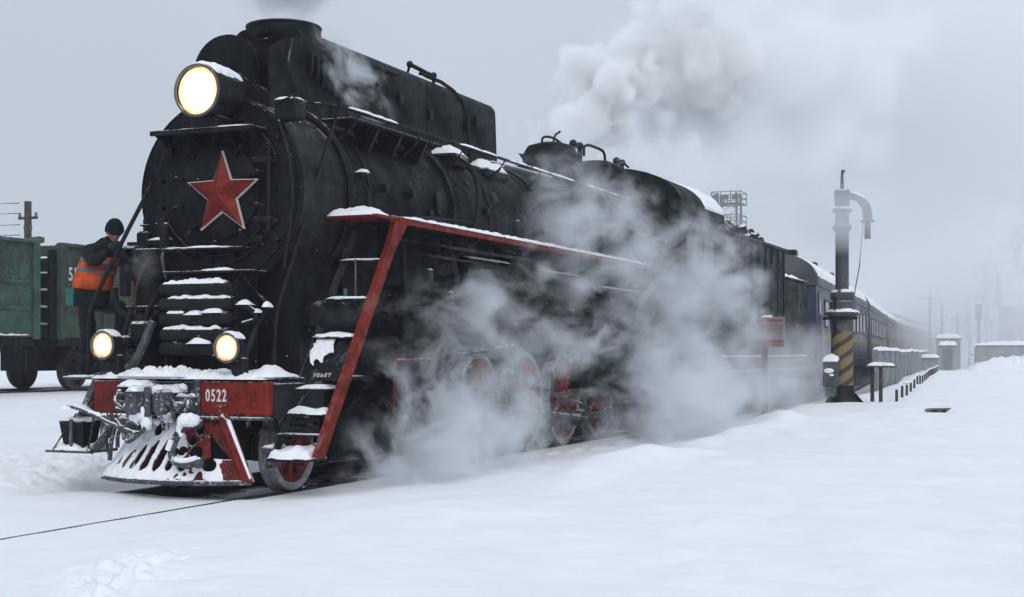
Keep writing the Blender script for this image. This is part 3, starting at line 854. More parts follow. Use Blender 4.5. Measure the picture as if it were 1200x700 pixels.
for s in (1, -1):
    wheel('leading_wheel', 13.2, .46, s*.79, 9, .14, 'lead')
    w0 = wheel('driver_wheel', YD[0], .75, s*.79, 14, .15)
    for Y in YD[1:]: dup(w0, (0, Y-YD[0], 0))
    mb = MB()
    for a, b in zip(YD, YD[1:]):
        mb.box(s*1.0, s*1.05, a, b, .43-.055, .43+.055, .01)
    for Y in YD: mb.cyl((s*.98, Y, .43), (s*1.09, Y, .43), .12, seg=20)
    L('coupling_rod', mb, 'steel')
    L('connecting_rod', MB().tube([(s*1.2, 17.2, .82), (s*1.2, 21.6, .43)], [.05, .07], 8).cyl((s*1.1, 21.6, .43), (s*1.26, 21.6, .43), .15, seg=20), 'steel')
    L('eccentric_rod', MB().tube([(s*1.3, 21.6, .6), (s*1.3, 18.5, 1.15)], .03, 8).tube([(s*1.3, 18.5, 1.15), (s*1.3, 18.4, 1.9)], .035, 8).tube([(s*1.28, 18.4, 1.6), (s*1.2, 16.3, 1.45)], .03, 8), 'steel')
    mb = MB()
    for Y in YD:
        mb.box(s*.96, s*1.0, Y+.80, Y+.88, .35, 1.2, .01)
    L('brake_hanger', mb, 'black', kind='stuff')
L('leading_axle', MB().cyl((-.75, 13.2, .46), (.75, 13.2, .46), .09, seg=14), 'black')
L('pony_truck_frame', MB().box(-.72, -.64, 12.7, 14.2, .35, .62, .01).box(.64, .72, 12.7, 14.2, .35, .62, .01).box(-.7, .7, 12.75, 12.85, .35, .65, .01), 'black')
L('spring_hanger', MB().box(.88, 1.0, 12.9, 13.5, .62, .70, .01).box(.90, .98, 12.95, 13.45, .72, .78, .01).box(.92, .97, 12.85, 12.9, .4, .75).box(.92, .97, 13.5, 13.55, .4, .75), 'black')
# --- front deck and buffer beam
DZ = 1.235
L('front_deck', MB().box(-1.12, 1.12, 12.45, 14.3, DZ-.05, DZ, .01), 'blackf')
L('deck_side', MB().box(1.12, 1.42, 12.8, 13.2, 1.10, 1.125, .01).box(1.05, 1.12, 12.4, 13.4, .82, 1.18, .01), 'blackf')
L('snow_cap', MB().lumps(1.12, 1.42, 12.8, 13.2, 1.125, .04, 12, amp=.3), 'snow')
L('snow_cap', MB().lumps(-1.1, 1.10, 12.26, 13.05, DZ-.005, .06, 21, nx=110, ny=44, amp=.9, edge=8, fr=11), 'snow')
L('snow_cap', MB().lumps(-.75, .15, 12.22, 12.75, DZ+.02, .07, 22, nx=60, ny=36, amp=.9, edge=3, fr=11), 'snow')
L('snow_cap', MB().lumps(.8, 1.15, 12.28, 12.9, DZ+.02, .09, 23, amp=.7, edge=2), 'snow')
bb = L('buffer_beam', MB().box(-1.10, 1.10, 12.42, 12.56, .84, 1.19, .01), 'iced')
pl = L('number_plate', MB().box(.27, 1.10, 12.30, 12.42, .85, 1.20, .012), 'red', bb)
me = text_mesh('0522', .175, .004, .62)
me.transform(Matrix.Translation((.475, 12.296, 1.045)) @ Matrix.Rotation(PI/2, 4, 'X'))
link_mesh('number_lettering', me, M['signwhite'], pl, smooth=0)
L('chalk_scribble', MB().tube([(.50, 12.297, .955), (.53, 12.297, .93), (.54, 12.297, .96)], .004, 4).tube([(.57, 12.297, .945), (.60, 12.297, .965)], .004, 4).tube([(.47, 12.297, .93), (.49, 12.297, .945)], .004, 4), 'signwhite', pl)
L('plate_flange', MB().box(.20, .268, 12.29, 12.5, .85, 1.21, .008), 'iced', bb)
pr = L('end_box', MB().box(-1.10, -.73, 12.30, 12.42, .85, 1.20, .012), 'redf', bb)
L('plate_flange', MB().box(-.728, -.66, 12.29, 12.5, .85, 1.21, .008), 'iced', bb)
L('sill_strip', MB().box(-.62, 1.08, 12.27, 12.44, .80, .835, .008), 'iced', bb)
# --- centre coupler
cp = L('coupler', MB().box(-.20, .02, 11.95, 12.42, .88, 1.10, .03), 'iced')
L('coupler_head', MB().box(-.30, -.17, 11.78, 12.05, .86, 1.12, .03).box(-.02, .10, 11.88, 12.10, .86, 1.12, .03).prism([(-.30, 11.9), (-.12, 11.95), (-.16, 11.80), (-.26, 11.76)], 'z', .88, 1.10), 'iced', cp)
L('coupler_lock', MB().cyl((-.10, 11.92, .84), (-.10, 11.92, 1.14), .04, seg=10), 'iced', cp)
sb_ = L('coupler_guide', MB().box(-.62, -.585, 12.1, 12.45, .86, 1.16, .008), 'iced', cp)
L('coupler_guide', MB().box(-.34, -.30, 12.1, 12.42, .86, 1.14, .008), 'iced', cp)
for z in (.89, .975, 1.06, 1.14): 
    L('guide_bar', MB().box(-.60, -.31, 12.09, 12.16, z-.012, z+.016, .005), 'iced', sb_)
L('snow_cap', MB().lumps(-.62, -.30, 12.09, 12.45, 1.15, .06, 31, amp=.5, edge=6), 'snow', cp)
L('snow_cap', MB().lumps(-.20, .06, 11.95, 12.4, 1.09, .07, 32, amp=.5, edge=6), 'snow', cp)
L('snow_cap', MB().lumps(-.29, -.15, 11.80, 12.0, 1.11, .05, 33, amp=.5, edge=5), 'snow', cp)
L('snow_lump', rough(MB().ball((-.20, 11.93, .86), (.12, .08, .09), 20).ball((-.12, 11.9, .77), (.06, .05, .09), 16)), 'snow', cp)
L('coupler_pocket', MB().box(-.56, -.36, 12.0, 12.3, .66, .84, .03), 'iced', cp)
L('coupler_bracket', MB().box(.04, .24, 12.18, 12.42, .88, 1.06, .02), 'iced', cp)
L('angle_cock', MB().cyl((.12, 12.1, .93), (.12, 12.3, .93), .06, seg=12).ball((.12, 12.1, .93), .055, 10).ring((.12, 12.08, .93), (0, 1, 0), .05, .012, 16, 6), 'iced', cp)
# uncoupling rod, snow covered
ur = L('uncoupling_rod', MB().tube([(-1.32, 12.15, .93), (-1.0, 12.05, .88), (-.55, 11.95, .74), (-.20, 11.88, .66), (-.10, 11.88, .70), (-.12, 11.9, .82)], .022, 8, 1), 'iced')
L('snow_cap', rough(MB().tube([(-1.26, 12.14, .945), (-1.0, 12.05, .897), (-.75, 12.0, .825)], .017, 8, 2).tube([(-.55, 11.95, .757), (-.22, 11.88, .678)], .014, 8, 2), .02, 22), 'snow', ur)
L('lever_rod', MB().tube([(-.55, 11.96, .83), (-.42, 11.92, .70), (-.30, 11.9, .80), (-.20, 11.9, .74)], .018, 8, 1), 'iced', ur)
# brake hose with a snow ball, right of the coupler
L('brake_hose', MB().tube([(.32, 12.18, .82), (.30, 12.05, .80), (.22, 11.98, .66), (.16, 11.95, .48), (.22, 11.93, .38), (.36, 11.93, .36), (.50, 11.95, .38)], .042, 10, 2).ball((.50, 11.95, .38), .06, 10).cyl((.34, 12.2, .76), (.34, 12.0, .76), .05, seg=12), 'iced')
L('snow_lump', rough(MB().ball((.31, 12.02, .80), (.115, .09, .075), 22).ball((.25, 11.99, .70), (.045, .05, .075), 16)), 'snow')
L('snow_cap', MB().tube([(.20, 11.93, .64), (.155, 11.91, .50)], .03, 8, 1).tube([(.22, 11.90, .415), (.36, 11.90, .395), (.5, 11.92, .43)], .028, 8, 1), 'snow')
# hoses hanging left of the coupler
for pts, r in (([(-.75, 12.3, .82), (-.78, 12.2, .6), (-.80, 12.2, .35)], .025), ([(-.62, 12.3, .82), (-.66, 12.15, .66), (-.62, 12.1, .5)], .022), ([(-.95, 12.3, .82), (-.95, 12.25, .5)], .03),
               ([(-.5, 12.3, .82), (-.56, 12.1, .72), (-.46, 12.0, .60)], .02), ([(-.88, 12.4, .82), (-.93, 12.3, .6), (-.86, 12.25, .42)], .015)):
    L('hanging_hose', MB().tube(pts, r, 8, 2), 'iced')
# --- snow plough: a slotted plate folded along its middle
def plough_pt(u, v):
    half = .93 + (.52-.93)*v
    l = .02 + u*half
    fwd = .30*(1-abs(u)**2.2)*(1-v*.8)
    return Vector((l, 12.25 + .16*v - fwd, .17 + .66*v))
def slot(u, v):
    for c, lo, hi, w in ((-.80, .20, .34, .045), (-.64, .17, .46, .055), (-.47, .15, .54, .06), (-.28, .14, .62, .062), (-.08, .14, .64, .064), (.10, .16, .50, .055)):
        vv = (v-(lo+hi)/2)/((hi-lo)/2)
        uu = u - c - (v-.38)*.14
        if abs(vv) < 1 and abs(uu) < w*math.sqrt(1-vv**4): return True
    for hc, hv, hr in ((.42, .44, .085), (.34, .62, .06), (.60, .26, .085), (.22, .46, .06), (.26, .22, .05)):
        if ((u-hc)*.9)**2 + ((v-hv)*.8)**2 < hr**2: return True
    # tall triangular window at the right end, and openings behind the coupler
    if .34 < v < .74 and u > .62 and u < .62 + (.74-v)*.62: return True
    for hc, hv, ha, hb in ((-.35, .80, .10, .12), (.08, .82, .09, .13), (.45, .82, .08, .12)):
        if ((u-hc)/ha)**2 + ((v-hv)/hb)**2 < 1: return True
    return False
def plough_mesh(thick_fn, mask, nu=190, nv=70):
    bm = bmesh.new(); g = {}
    nrm = Vector((0, -.92, .32)).normalized()
    for j in range(nv+1):
        for i in range(nu+1):
            u = 2*i/nu-1; v = j/nv
            g[i, j] = plough_pt(u, v) + nrm*thick_fn(u, v)
    vs = {}
    for j in range(nv):
        for i in range(nu):
            u = 2*(i+.5)/nu-1; v = (j+.5)/nv
            if slot(u, v) or not mask(u, v): continue
            q = []
            for a, b in ((i, j), (i+1, j), (i+1, j+1), (i, j+1)):
                if (a, b) not in vs: vs[a, b] = bm.verts.new(g[a, b])
                q.append(vs[a, b])
            bm.faces.new(q)
    return bm
pb = plough_mesh(lambda u, v: 0, lambda u, v: True)
bmesh.ops.smooth_vert(pb, verts=[v for v in pb.verts if v.is_boundary], factor=.5, use_axis_x=True, use_axis_y=True, use_axis_z=True)
plough = L('snow_plough', pb, 'redf', sol=.02)
def smask(u, v):
    n = noise.fractal(Vector((u*3.2, v*2.2, 3.3)), 1, 2, 4)
    return n + (2.0 if u < -.1 else .8 if u < .08 else .60-(u-.05)*2.6 if v > .34 else .30-abs(u-.6)*.6) - max(0, v-.72)*4 + (.15 if v < .2 and u < .75 else 0) > .08
ps = plough_mesh(lambda u, v: .022 + .022*noise.fractal(Vector((u*7, v*5, 1)), 1, 2, 3), smask)
for _ in range(2): bmesh.ops.smooth_vert(ps, verts=[v for v in ps.verts if v.is_boundary], factor=.5, use_axis_x=True, use_axis_y=True, use_axis_z=True)
L('snow_crust', ps, 'snow', plough, sol=.02, smooth=80)
rim_pts = [plough_pt(-1+2*i/24, 0)+V(0, -.02, 0) for i in range(25)]
L('plough_lip', MB().tube(rim_pts, .028, 8), 'iced', plough)
for u in (-1, 1):
    L('plough_edge', MB().tube([plough_pt(u, 0), plough_pt(u, .5), plough_pt(u, 1)], .024, 8), 'iced' if u < 0 else 'redf', plough)
L('plough_gusset', MB().prism([(.60, .85), (.72, .85), (1.0, .19), (.90, .19)], 'y', 12.14, 12.17), 'red', plough)
L('snow_cap', MB().tube([(.66, 12.12, .86), (.74, 12.13, .80), (1.0, 12.13, .22)], [.02, .022, .012], 6), 'snow', plough)
L('slot_shade_plate', MB().box(-.8, .60, 12.62, 12.66, .16, .85), 'black', plough)  # black sheet added behind the slots as their shade
# small frozen clutter round the coupler: icicles, clods of snow, loose chain and rods
rnd_ = random.Random(11)
mb = MB()
for k in range(46):
    x = rnd_.uniform(-1.08, 1.08); ln = rnd_.uniform(.03, .13)
    yb_ = 12.31 if (x > .27 or x < -.73) else rnd_.uniform(12.1, 12.4); zb = .85 if (x > .27 or x < -.73) else rnd_.uniform(.80, .90)
    mb.cyl((x, yb_, zb), (x+rnd_.uniform(-.01, .01), yb_, zb-ln), .011, .002, 6)
L('icicles', mb, 'iced', kind='stuff')
mb = MB()
for k in range(34):
    x = rnd_.uniform(-.58, .20); y_ = rnd_.uniform(12.0, 12.3); z_ = rnd_.uniform(.72, 1.16); r_ = rnd_.uniform(.02, .055)
    mb.ball((x, y_, z_), (r_*1.4, r_, r_*.8), 10)
L('snow_clods', rough(mb, .03, 20), 'snow', kind='stuff')
for pts, r in (([(-.66, 12.2, 1.1), (-.60, 12.0, 1.0), (-.45, 11.95, .92), (-.35, 12.05, .84)], .016), ([(-.05, 12.1, 1.12), (.06, 11.95, 1.05), (.14, 12.0, .92), (.10, 12.1, .80)], .02),
               ([(-.5, 12.1, .66), (-.42, 11.98, .55), (-.30, 12.0, .62), (-.2, 12.05, .76)], .022), ([(-.62, 12.25, .82), (-.5, 12.05, .78), (-.38, 12.0, .86)], .014),
               ([(.20, 12.2, 1.0), (.26, 12.1, .92), (.22, 12.15, .84)], .018), ([(-.9, 12.2, .8), (-.75, 12.1, .7), (-.62, 12.15, .78), (-.55, 12.2, .82)], .014)):
    L('frozen_hose', MB().tube(pts, r, 8, 2), 'iced')
for k in range(9):
    L('chain_link', MB().ring((-.02+.012*k, 11.98-.004*k, 1.0-.036*k), (1 if k % 2 else 0, 0 if k % 2 else 1, .1), .018, .005, 12, 5), 'iced')
# --- marker lamps on posts
def lamp(l, z):
    p = L('marker_lamp', MB().lathe((l, 12.2, z), (0, 1, 0), [(.135, .02), (.138, 0), (.152, 0), (.156, .03), (.15, .12), (.11, .20), (0, .22)], 32, caps=False), 'blackf')
    L('lamp_rim', MB().ring((l, 12.2, z), (0, 1, 0), .145, .014, 32, 8), 'chrome', p)
    L('lens', MB().lathe((l, 12.215, z), (0, 1, 0), [(0, -.03), (.07, -.024), (.135, .0)], 32, caps=False), 'lens', p)
    L('lens_wire', MB().tube([(l+.02, 12.18, z-.13), (l+.0, 12.175, z-.02), (l-.06, 12.18, z+.06)], .003, 4), 'chrome', p)
    L('lamp_post', MB().box(l-.01, l+.13, 12.30, 12.42, 1.2, z-.10, .01).box(l-.05, l+.09, 12.26, 12.36, z-.18, z-.13, .005), 'blackf', p)
    L('snow_cap', cyl_snow(l, 12.2, 12.38, z, .155, .022, 60, int(l*10)+20), 'snow', p)
    return p
lamp(-.90, 1.575); lamp(.665, 1.545)
# --- stack of cooler pipes on the front
ck = [(2.185, .075, 1), (2.02, .078, 1), (1.865, .075, 0), (1.69, .075, 1), (1.545, .075, 1)]
frm = L('cooler_frame', MB().box(-.56, .52, 12.98, 13.02, 1.25, 2.35).box(-.50, -.46, 12.74, 13.0, 1.3, 2.28).box(.40, .45, 12.74, 13.0, 1.3, 2.28), 'black')
for k, (z, r, sn) in enumerate(ck):
    mb = MB().lathe((-.52, 12.72, z), (1, 0, 0), [(0, 0), (r*.8, .01), (r, .03), (r, .90), (r*.8, .93), (.03, .94), (.03, .99), (0, .99)], 20, caps=False)
    c = L('cooler_pipe', mb, 'black', frm)
    a, b = ((-.48, .34), (-.40, .40), (-.42, -.2), (-.48, .28), (-.12, .12))[k]
    L('snow_cap', MB().lumps(a, b, 12.665, 12.775, z+r-.012, .028 if k else .045, 40+k, nx=60, ny=8, amp=1.2, edge=6), 'snow', c)
    if k == 2: L('snow_cap', MB().lumps(.02, .30, 12.64, 12.78, z+r-.01, .075, 47, edge=2), 'snow', c); L('snow_cap', MB().lumps(-.18, .06, 12.64, 12.78, z+r-.03, .05, 48, edge=2), 'snow', c)
    if k == 4: L('snow_cap', MB().lumps(-.14, .16, 12.62, 12.80, z+r-.02, .07, 49, edge=2), 'snow', c)
L('pipe_union', MB().tube([(.42, 12.72, 2.02), (.62, 12.75, 1.97), (.66, 12.8, 1.85), (.5, 12.75, 1.80)], .03, 8, 1), 'blackf')
L('snow_cap', MB().lumps(.44, .62, 12.68, 12.82, 2.015, .04, 51, edge=2), 'snow'); L('snow_cap', MB().lumps(.60, .70, 12.74, 12.84, 1.93, .03, 52, edge=2), 'snow')
L('top_ledge', MB().box(-.52, .62, 12.72, 13.04, 2.355, 2.38, .004), 'blackf')
L('snow_cap', MB().lumps(-.05, .38, 12.73, 12.86, 2.381, .03, 53, nx=40), 'snow')
# diagonal struts right of the coolers
L('front_strut', MB().tube([(.45, 12.75, 2.36), (.80, 12.75, 2.02), (.84, 12.72, 1.98)], .022, 6).tube([(.84, 12.72, 2.0), (.76, 12.6, 1.75), (.70, 12.5, 1.45)], .03, 8), 'black')
L('snow_cap', MB().lumps(.80, .87, 12.64, 12.78, 1.985, .05, 54, edge=2, ragged=False), 'snow')
# long handrods on both front corners
L('right_hand_rod', MB().tube([(1.16, 13.66, 4.24), (1.02, 13.3, 3.2), (.93, 13.0, 2.4), (.87, 12.9, 2.05), (.85, 12.85, 1.9), (.85, 12.8, 1.26)], .021, 8, 1), 'black')
L('left_hand_rod', MB().tube([(-.66, 12.75, 3.36), (-.93, 12.6, 2.75), (-1.22, 12.5, 2.12), (-1.30, 12.48, 1.95), (-1.31, 12.48, 1.25)], .024, 8, 1).ball((-.70, 12.74, 3.27), .035, 8), 'black')
# --- air pump and fittings on the left front
ap = L('air_pump', MB().cyl((-.98, 13.15, 1.3), (-.98, 13.15, 1.95), .21, seg=24).cyl((-.98, 13.15, 2.02), (-.98, 13.15, 2.6), .19, seg=24).box(-1.22, -.74, 12.93, 13.37, 1.95, 2.02, .01).box(-1.2, -.76, 12.95, 13.35, 2.6, 2.66, .01), 'blackf')
for k in range(9): L('cooling_fin', MB().lathe((-.98, 13.15, 1.40+k*.06), (0, 0, 1), [(.2, 0), (.235, 0), (.235, .018), (.2, .018)], 24, caps=False), 'black', ap)
L('pump_valve', MB().box(-1.08, -.92, 13.0, 13.2, 2.66, 2.86, .02).cyl((-1.0, 13.1, 2.86), (-1.0, 13.1, 3.0), .045, seg=10).box(-1.06, -.62, 13.05, 13.12, 2.92, 2.94, .004).box(-.95, -.62, 13.02, 13.12, 2.70, 2.76, .01), 'blackf', ap)
L('snow_cap', MB().lumps(-.92, -.6, 13.0, 13.2, 2.765, .03, 61), 'snow', ap)
L('pump_cap', MB().box(-1.28, -1.02, 12.95, 13.2, 2.5, 2.7, .03).cyl((-1.15, 13.05, 2.3), (-1.15, 13.05, 2.74), .07, seg=12), 'blackf', ap)
for pts, r, mt in (([(-.85, 12.95, 2.55), (-.95, 12.85, 2.3), (-.98, 12.85, 2.0), (-.96, 12.85, 1.75)], .012, 'copper'), ([(-1.0, 12.8, 1.7), (-.8, 12.7, 1.55), (-.72, 12.7, 1.9), (-.6, 12.8, 2.2)], .03, 'blackf'),
                   ([(-.62, 12.7, 1.85), (-.70, 12.6, 1.5), (-.80, 12.5, 1.30), (-.92, 12.45, 1.26)], .05, 'iced'), ([(-1.2, 12.8, 2.2), (-1.1, 12.7, 1.95), (-.8, 12.75, 1.85), (-.6, 12.8, 1.95)], .035, 'black'),
                   ([(-.55, 12.85, 2.3), (-.62, 12.85, 2.55), (-.6, 12.9, 2.65)], .02, 'steel'), ([(-.70, 12.95, 2.6), (-.55, 12.9, 2.66), (-.45, 13.0, 2.6)], .03, 'black'), ([(-1.05, 12.7, 1.3), (-.95, 12.65, 1.75), (-.9, 12.7, 2.0)], .03, 'blackf')):
    L('front_pipe', MB().tube(pts, r, 8, 2), mt)
L('lubricator', MB().box(-.88, -.66, 12.62, 12.85, 1.62, 1.84, .03).cyl((-.77, 12.7, 1.84), (-.77, 12.7, 1.92), .05, seg=10).ball((-.95, 12.66, 1.62), .07, 10), 'blackf')
L('whistle_valve', MB().cyl((-.62, 12.9, 2.62), (-.62, 12.9, 2.85), .05, seg=10).ball((-.62, 12.9, 2.88), .06, 10), 'blackf')
# --- left corner step with its box
L('step_stringer', MB().loft([[(-1.15, 12.4, 1.28), (-1.08, 12.4, 1.28), (-1.08, 12.62, 1.28), (-1.15, 12.62, 1.28)], [(-1.42, 12.25, .55), (-1.34, 12.25, .55), (-1.34, 12.5, .55), (-1.42, 12.5, .55)]]), 'iced')
stp = L('corner_step', MB().box(-1.60, -1.02, 12.12, 12.62, .42, .45, .006), 'iced')
L('step_hanger', MB().tube([(-1.52, 12.15, .44), (-1.42, 12.2, .62), (-1.28, 12.25, .84)], .012, 6).tube([(-1.05, 12.15, .44), (-1.0, 12.2, .85)], .014, 6).tube([(-1.02, 12.15, .44), (-.9, 12.22, .55), (-.85, 12.3, .82)], .05, 8, 1), 'iced', stp)
L('step_box', MB().loft([[(-1.42+a, 12.22+b, .46) for a, b in ((0, 0), (.24, 0), (.24, .22), (0, .22))], [(-1.46+a, 12.18+b, .76) for a, b in ((0, 0), (.33, 0), (.33, .3), (0, .3))]]), 'black', stp)
L('strap', MB().box(-1.31, -1.27, 12.165, 12.18, .46, .78), 'iced', stp)
L('snow_cap', MB().lumps(-1.58, -1.05, 12.14, 12.6, .45, .07, 71, amp=1), 'snow', stp)
L('snow_cap', MB().lumps(-1.46, -1.13, 12.18, 12.48, .76, .035, 72), 'snow', stp)
L('snow_cap', MB().lumps(-1.44, -1.10, 12.10, 12.30, .90, .06, 73, edge=2), 'snow', stp)
L('left_foot_board', MB().box(-1.74, -1.12, 12.56, 13.2, 1.20, 1.235, .01), 'iced')
L('snow_cap', MB().lumps(-1.70, -1.14, 12.56, 12.72, 1.236, .015, 74), 'snow')
# --- boarding ladder on the right front corner
lad = L('ladder_stringer', MB().loft([[(1.575, 14.10, 2.98), (1.635, 14.10, 2.98), (1.635, 14.42, 2.98), (1.575, 14.42, 2.98)],
                                    [(1.575, 13.93, 2.68), (1.635, 13.93, 2.68), (1.635, 14.08, 2.64), (1.575, 14.08, 2.64)],
                                    [(1.575, 12.36, .44), (1.635, 12.36, .44), (1.635, 12.52, .42), (1.575, 12.52, .42)]]), 'red', label='long red side of the boarding ladder')
L('ladder_inner_stringer', MB().loft([[(1.08, 14.08, 2.9), (1.11, 14.08, 2.9), (1.11, 14.2, 2.9), (1.08, 14.2, 2.9)], [(1.05, 12.40, .40), (1.08, 12.40, .40), (1.08, 12.52, .40), (1.05, 12.52, .40)]]), 'blackf')
def yl(z): return 12.44 + (z-.44)/(2.68-.44)*(14.0-12.44)
for k, (z, sn) in enumerate(((2.53, .02), (2.09, .03), (1.67, .06), (.865, .07), (.66, .0))):
    y = yl(z); t = L('ladder_tread', MB().box(1.08, 1.575, y-.10, y+.10, z-.025, z, .005), 'blackf')
    if sn: L('snow_cap', MB().lumps(1.09, 1.57, y-.10, y+.08, z, sn*.8, 80+k, amp=.5, edge=8 if k != 2 else 4), 'snow', t)
y = yl(.44)
t = L('ladder_tread', MB().box(1.06, 1.575, y-.12, y+.24, .39, .42, .005), 'blackf', label='wide lowest tread under a thick pad of snow')
L('snow_cap', MB().lumps(1.07, 1.57, y-.12, y+.22, .42, .10, 90, amp=.45, edge=8), 'snow', t)
L('tread_stay', MB().cyl((1.32, yl(2.3), 2.53), (1.32, yl(2.3), 2.09), .012, seg=6), 'steel')
L('small_bottle', MB().cyl((1.26, yl(2.1)+.02, 2.10), (1.26, yl(2.1)+.02, 2.2), .02, seg=8), 'teal')
# kick plate with old lettering and smeared snow
ya, yb = yl(1.66), yl(1.20)
kp = L('ladder_back_plate', MB().loft([[(1.085, ya-.01, 1.645), (1.572, ya-.01, 1.645), (1.572, ya+.01, 1.645), (1.085, ya+.01, 1.645)], [(1.07, yb-.01, 1.20), (1.572, yb-.01, 1.20), (1.572, yb+.01, 1.20), (1.07, yb+.01, 1.20)]]), 'black')
tilt = math.atan2(yb-ya, 1.66-1.20)
me = text_mesh('УБЬЕТ', .062, .002, .95)
me.transform(Matrix.Translation((1.33, yl(1.255)-.017, 1.255)) @ Matrix.Rotation(PI/2 + tilt, 4, 'X') @ Matrix.Rotation(R(2), 4, 'Z'))
link_mesh('plate_lettering', me, M['signwhite'], kp, smooth=0)
bm = bmesh.new(); g = {}
nu, nv = 60, 60
def kpt(u, v, d): z = 1.20 + .445*v; return Vector((1.08+.49*u, yl(z)-.012-d, z))
vs_ = {}
for j in range(nv):
    for i in range(nu):
        u, v = (i+.5)/nu, (j+.5)/nv
        n = noise.fractal(Vector((u*5, v*4+u*4, 8.8)), 1, 2, 4)
        m_ = 1 - ((u-.30-(v-.6)*.12)/.30)**2 - ((v-.72)/.36)**2
        if m_ + n*.9 > .22:
            q = []
            for a, b in ((i, j), (i+1, j), (i+1, j+1), (i, j+1)):
                if (a, b) not in vs_: vs_[a, b] = bm.verts.new(kpt(a/nu, b/nv, .012+.015*(1+noise.noise(Vector((a*.3, b*.3, 1))))))
                q.append(vs_[a, b])
            bm.faces.new(q)
bmesh.ops.smooth_vert(bm, verts=[v for v in bm.verts if v.is_boundary], factor=.5, use_axis_x=True, use_axis_y=True, use_axis_z=True)
L('stuck_snow', bm, 'snow', kp, sol=.015, smooth=80)
L('lower_stay', MB().tube([(1.12, yl(1.2), 1.2), (1.20, yl(1.2)+.02, 1.15), (1.14, yl(.9), .9)], .014, 6), 'steel')
# dark clutter between deck and ladder
L('air_tank', MB().lathe((1.0, 13.3, 1.9), (0, 1, 0), [(0, 0), (.12, .02), (.17, .08), (.17, .9), (0, .95)], 20, caps=False), 'black')
L('wheel_guard', MB().ring((.80, 13.2, .5), (1, 0, 0), .56, .03, 20, 6, R(20), R(160)), 'black')
for pts, r in (([(.95, 12.6, 1.2), (.96, 12.65, .9), (.93, 12.8, .55), (1.02, 13.0, .45)], .012), ([(1.0, 12.55, .85), (1.03, 12.6, .62), (1.02, 12.9, .5)], .018), ([(1.05, 12.5, .48), (1.1, 13.0, .46), (1.05, 13.5, .5)], .03)):
    L('guard_pipe', MB().tube(pts, r, 8, 1), 'blackf')
L('sanding_bracket', MB().box(.92, 1.06, 12.45, 12.75, .44, .52, .01).box(.94, 1.02, 12.5, 12.7, .30, .44, .01), 'iced')
L('snow_cap', MB().lumps(.92, 1.06, 12.45, 12.75, .52, .03, 91), 'snow')
# ------------------------------------------------------------------ tender
tend = thing('coal_tender', 'tall dark riveted coal tender coupled behind the engine cab, half lost in steam', 'tender', (XC, 34, 0), 0, (0, 34, 0))
def T(name, mb, mat='blackw', parent=None, **k): return obj(name, mb, M[mat], parent or tend, **k)
T('tank', MB().box(-1.5, 1.5, 29.75, 36.2, 1.45, 4.12, .05), 'blackw')
T('rear_tank', MB().box(-1.49, 1.49, 36.2, 39.0, 1.45, 3.42, .05), 'blackw')
for k in range(9):
    Y = 30.2 + k*.72
    T('tank_rib', MB().box(1.5, 1.53, Y-.03, Y+.03, 1.5, 4.05), 'black')
T('top_flange', MB().box(1.47, 1.56, 29.7, 36.25, 4.08, 4.15, .01), 'black')
T('top_flange', MB().box(1.47, 1.55, 36.25, 39.02, 3.40, 3.45, .01), 'blackf')
T('snow_cap', MB().lumps(.2, 1.52, 37.6, 39.0, 3.44, .16, 5, edge=2), 'snow')
mb = MB()
for k in range(60):
    x, y = random.uniform(.2, 1.4), random.uniform(30.2, 34.5)
    r = random.uniform(.10, .22)
    bmesh.ops.create_icosphere(mb.bm, subdivisions=1, radius=r, matrix=Matrix.Translation((x, y, 4.15+random.uniform(-.05, .18)*(1-abs(y-31.5)/4))) @ Matrix.Rotation(random.random()*3, 4, 'X'))
T('coal_heap', mb, 'blackf', smooth=0, kind='stuff')
for y in (30.5, 31.3, 32.4, 33.6):
    T('pipe_fitting', MB().tube([(1.2, y, 4.1), (1.2, y, 4.42), (1.2, y+.25, 4.42)], .03, 6, 1).ball((1.2, y, 4.42), .07, 8).cyl((1.1, y+.4, 4.35), (1.3, y+.4, 4.35), .06, seg=10), 'black')
for y in (35.6, 35.9): T('filler_lid', MB().cyl((.9, y, 4.1), (.9, y, 4.26), .09, seg=12), 'black')
T('grab_loop', MB().tube([(1.2, 36.6, 3.42), (1.2, 36.6, 3.62), (1.2, 37.0, 3.62), (1.2, 37.0, 3.42)], .02, 6, 1), 'iced')
T('under_frame', MB().box(-1.45, 1.45, 29.7, 39.05, 1.08, 1.40, .02), 'redd')
T('frame_edge', MB().box(1.45, 1.50, 29.7, 39.08, 1.39, 1.43).box(1.45, 1.49, 29.7, 39.08, 1.06, 1.09), 'snow')
for s in (1, -1):
    for Y in (31.0, 32.8, 35.6, 37.4):
        w = T('tender_wheel', MB().lathe((s*.72, Y, .52), (s, 0, 0), [(.54, 0), (.54, .03), (.52, .04), (.52, .14), (.44, .14), (.42, .10), (.15, .10), (.13, .16), (0, .16)], 36, caps=False), 'rim')
    for Y in (31.9, 36.5):
        T('bogie_frame', MB().box(s*1.0, s*1.06, Y-1.6, Y+1.6, .78, .92, .02).box(s*1.0, s*1.06, Y-1.1, Y-.7, .4, .8, .02).box(s*1.0, s*1.06, Y+.7, Y+1.1, .4, .8, .02).box(s*.98, s*1.1, Y-.3, Y+.3, .45, .8, .03), 'black')
T('shade_plate', MB().box(.60, .63, 29.8, 39.0, .3, 1.1))  # dark plates added as shade behind the tender wheels
T('shade_plate', MB().box(-.63, -.60, 29.8, 39.0, .3, 1.1))
T('rear_step', MB().tube([(1.45, 38.6, 1.1), (1.45, 38.6, .45), (1.45, 38.2, .42)], .03, 6).tube([(1.45, 38.0, 1.05), (1.45, 38.5, .6)], .02, 6), 'iced')
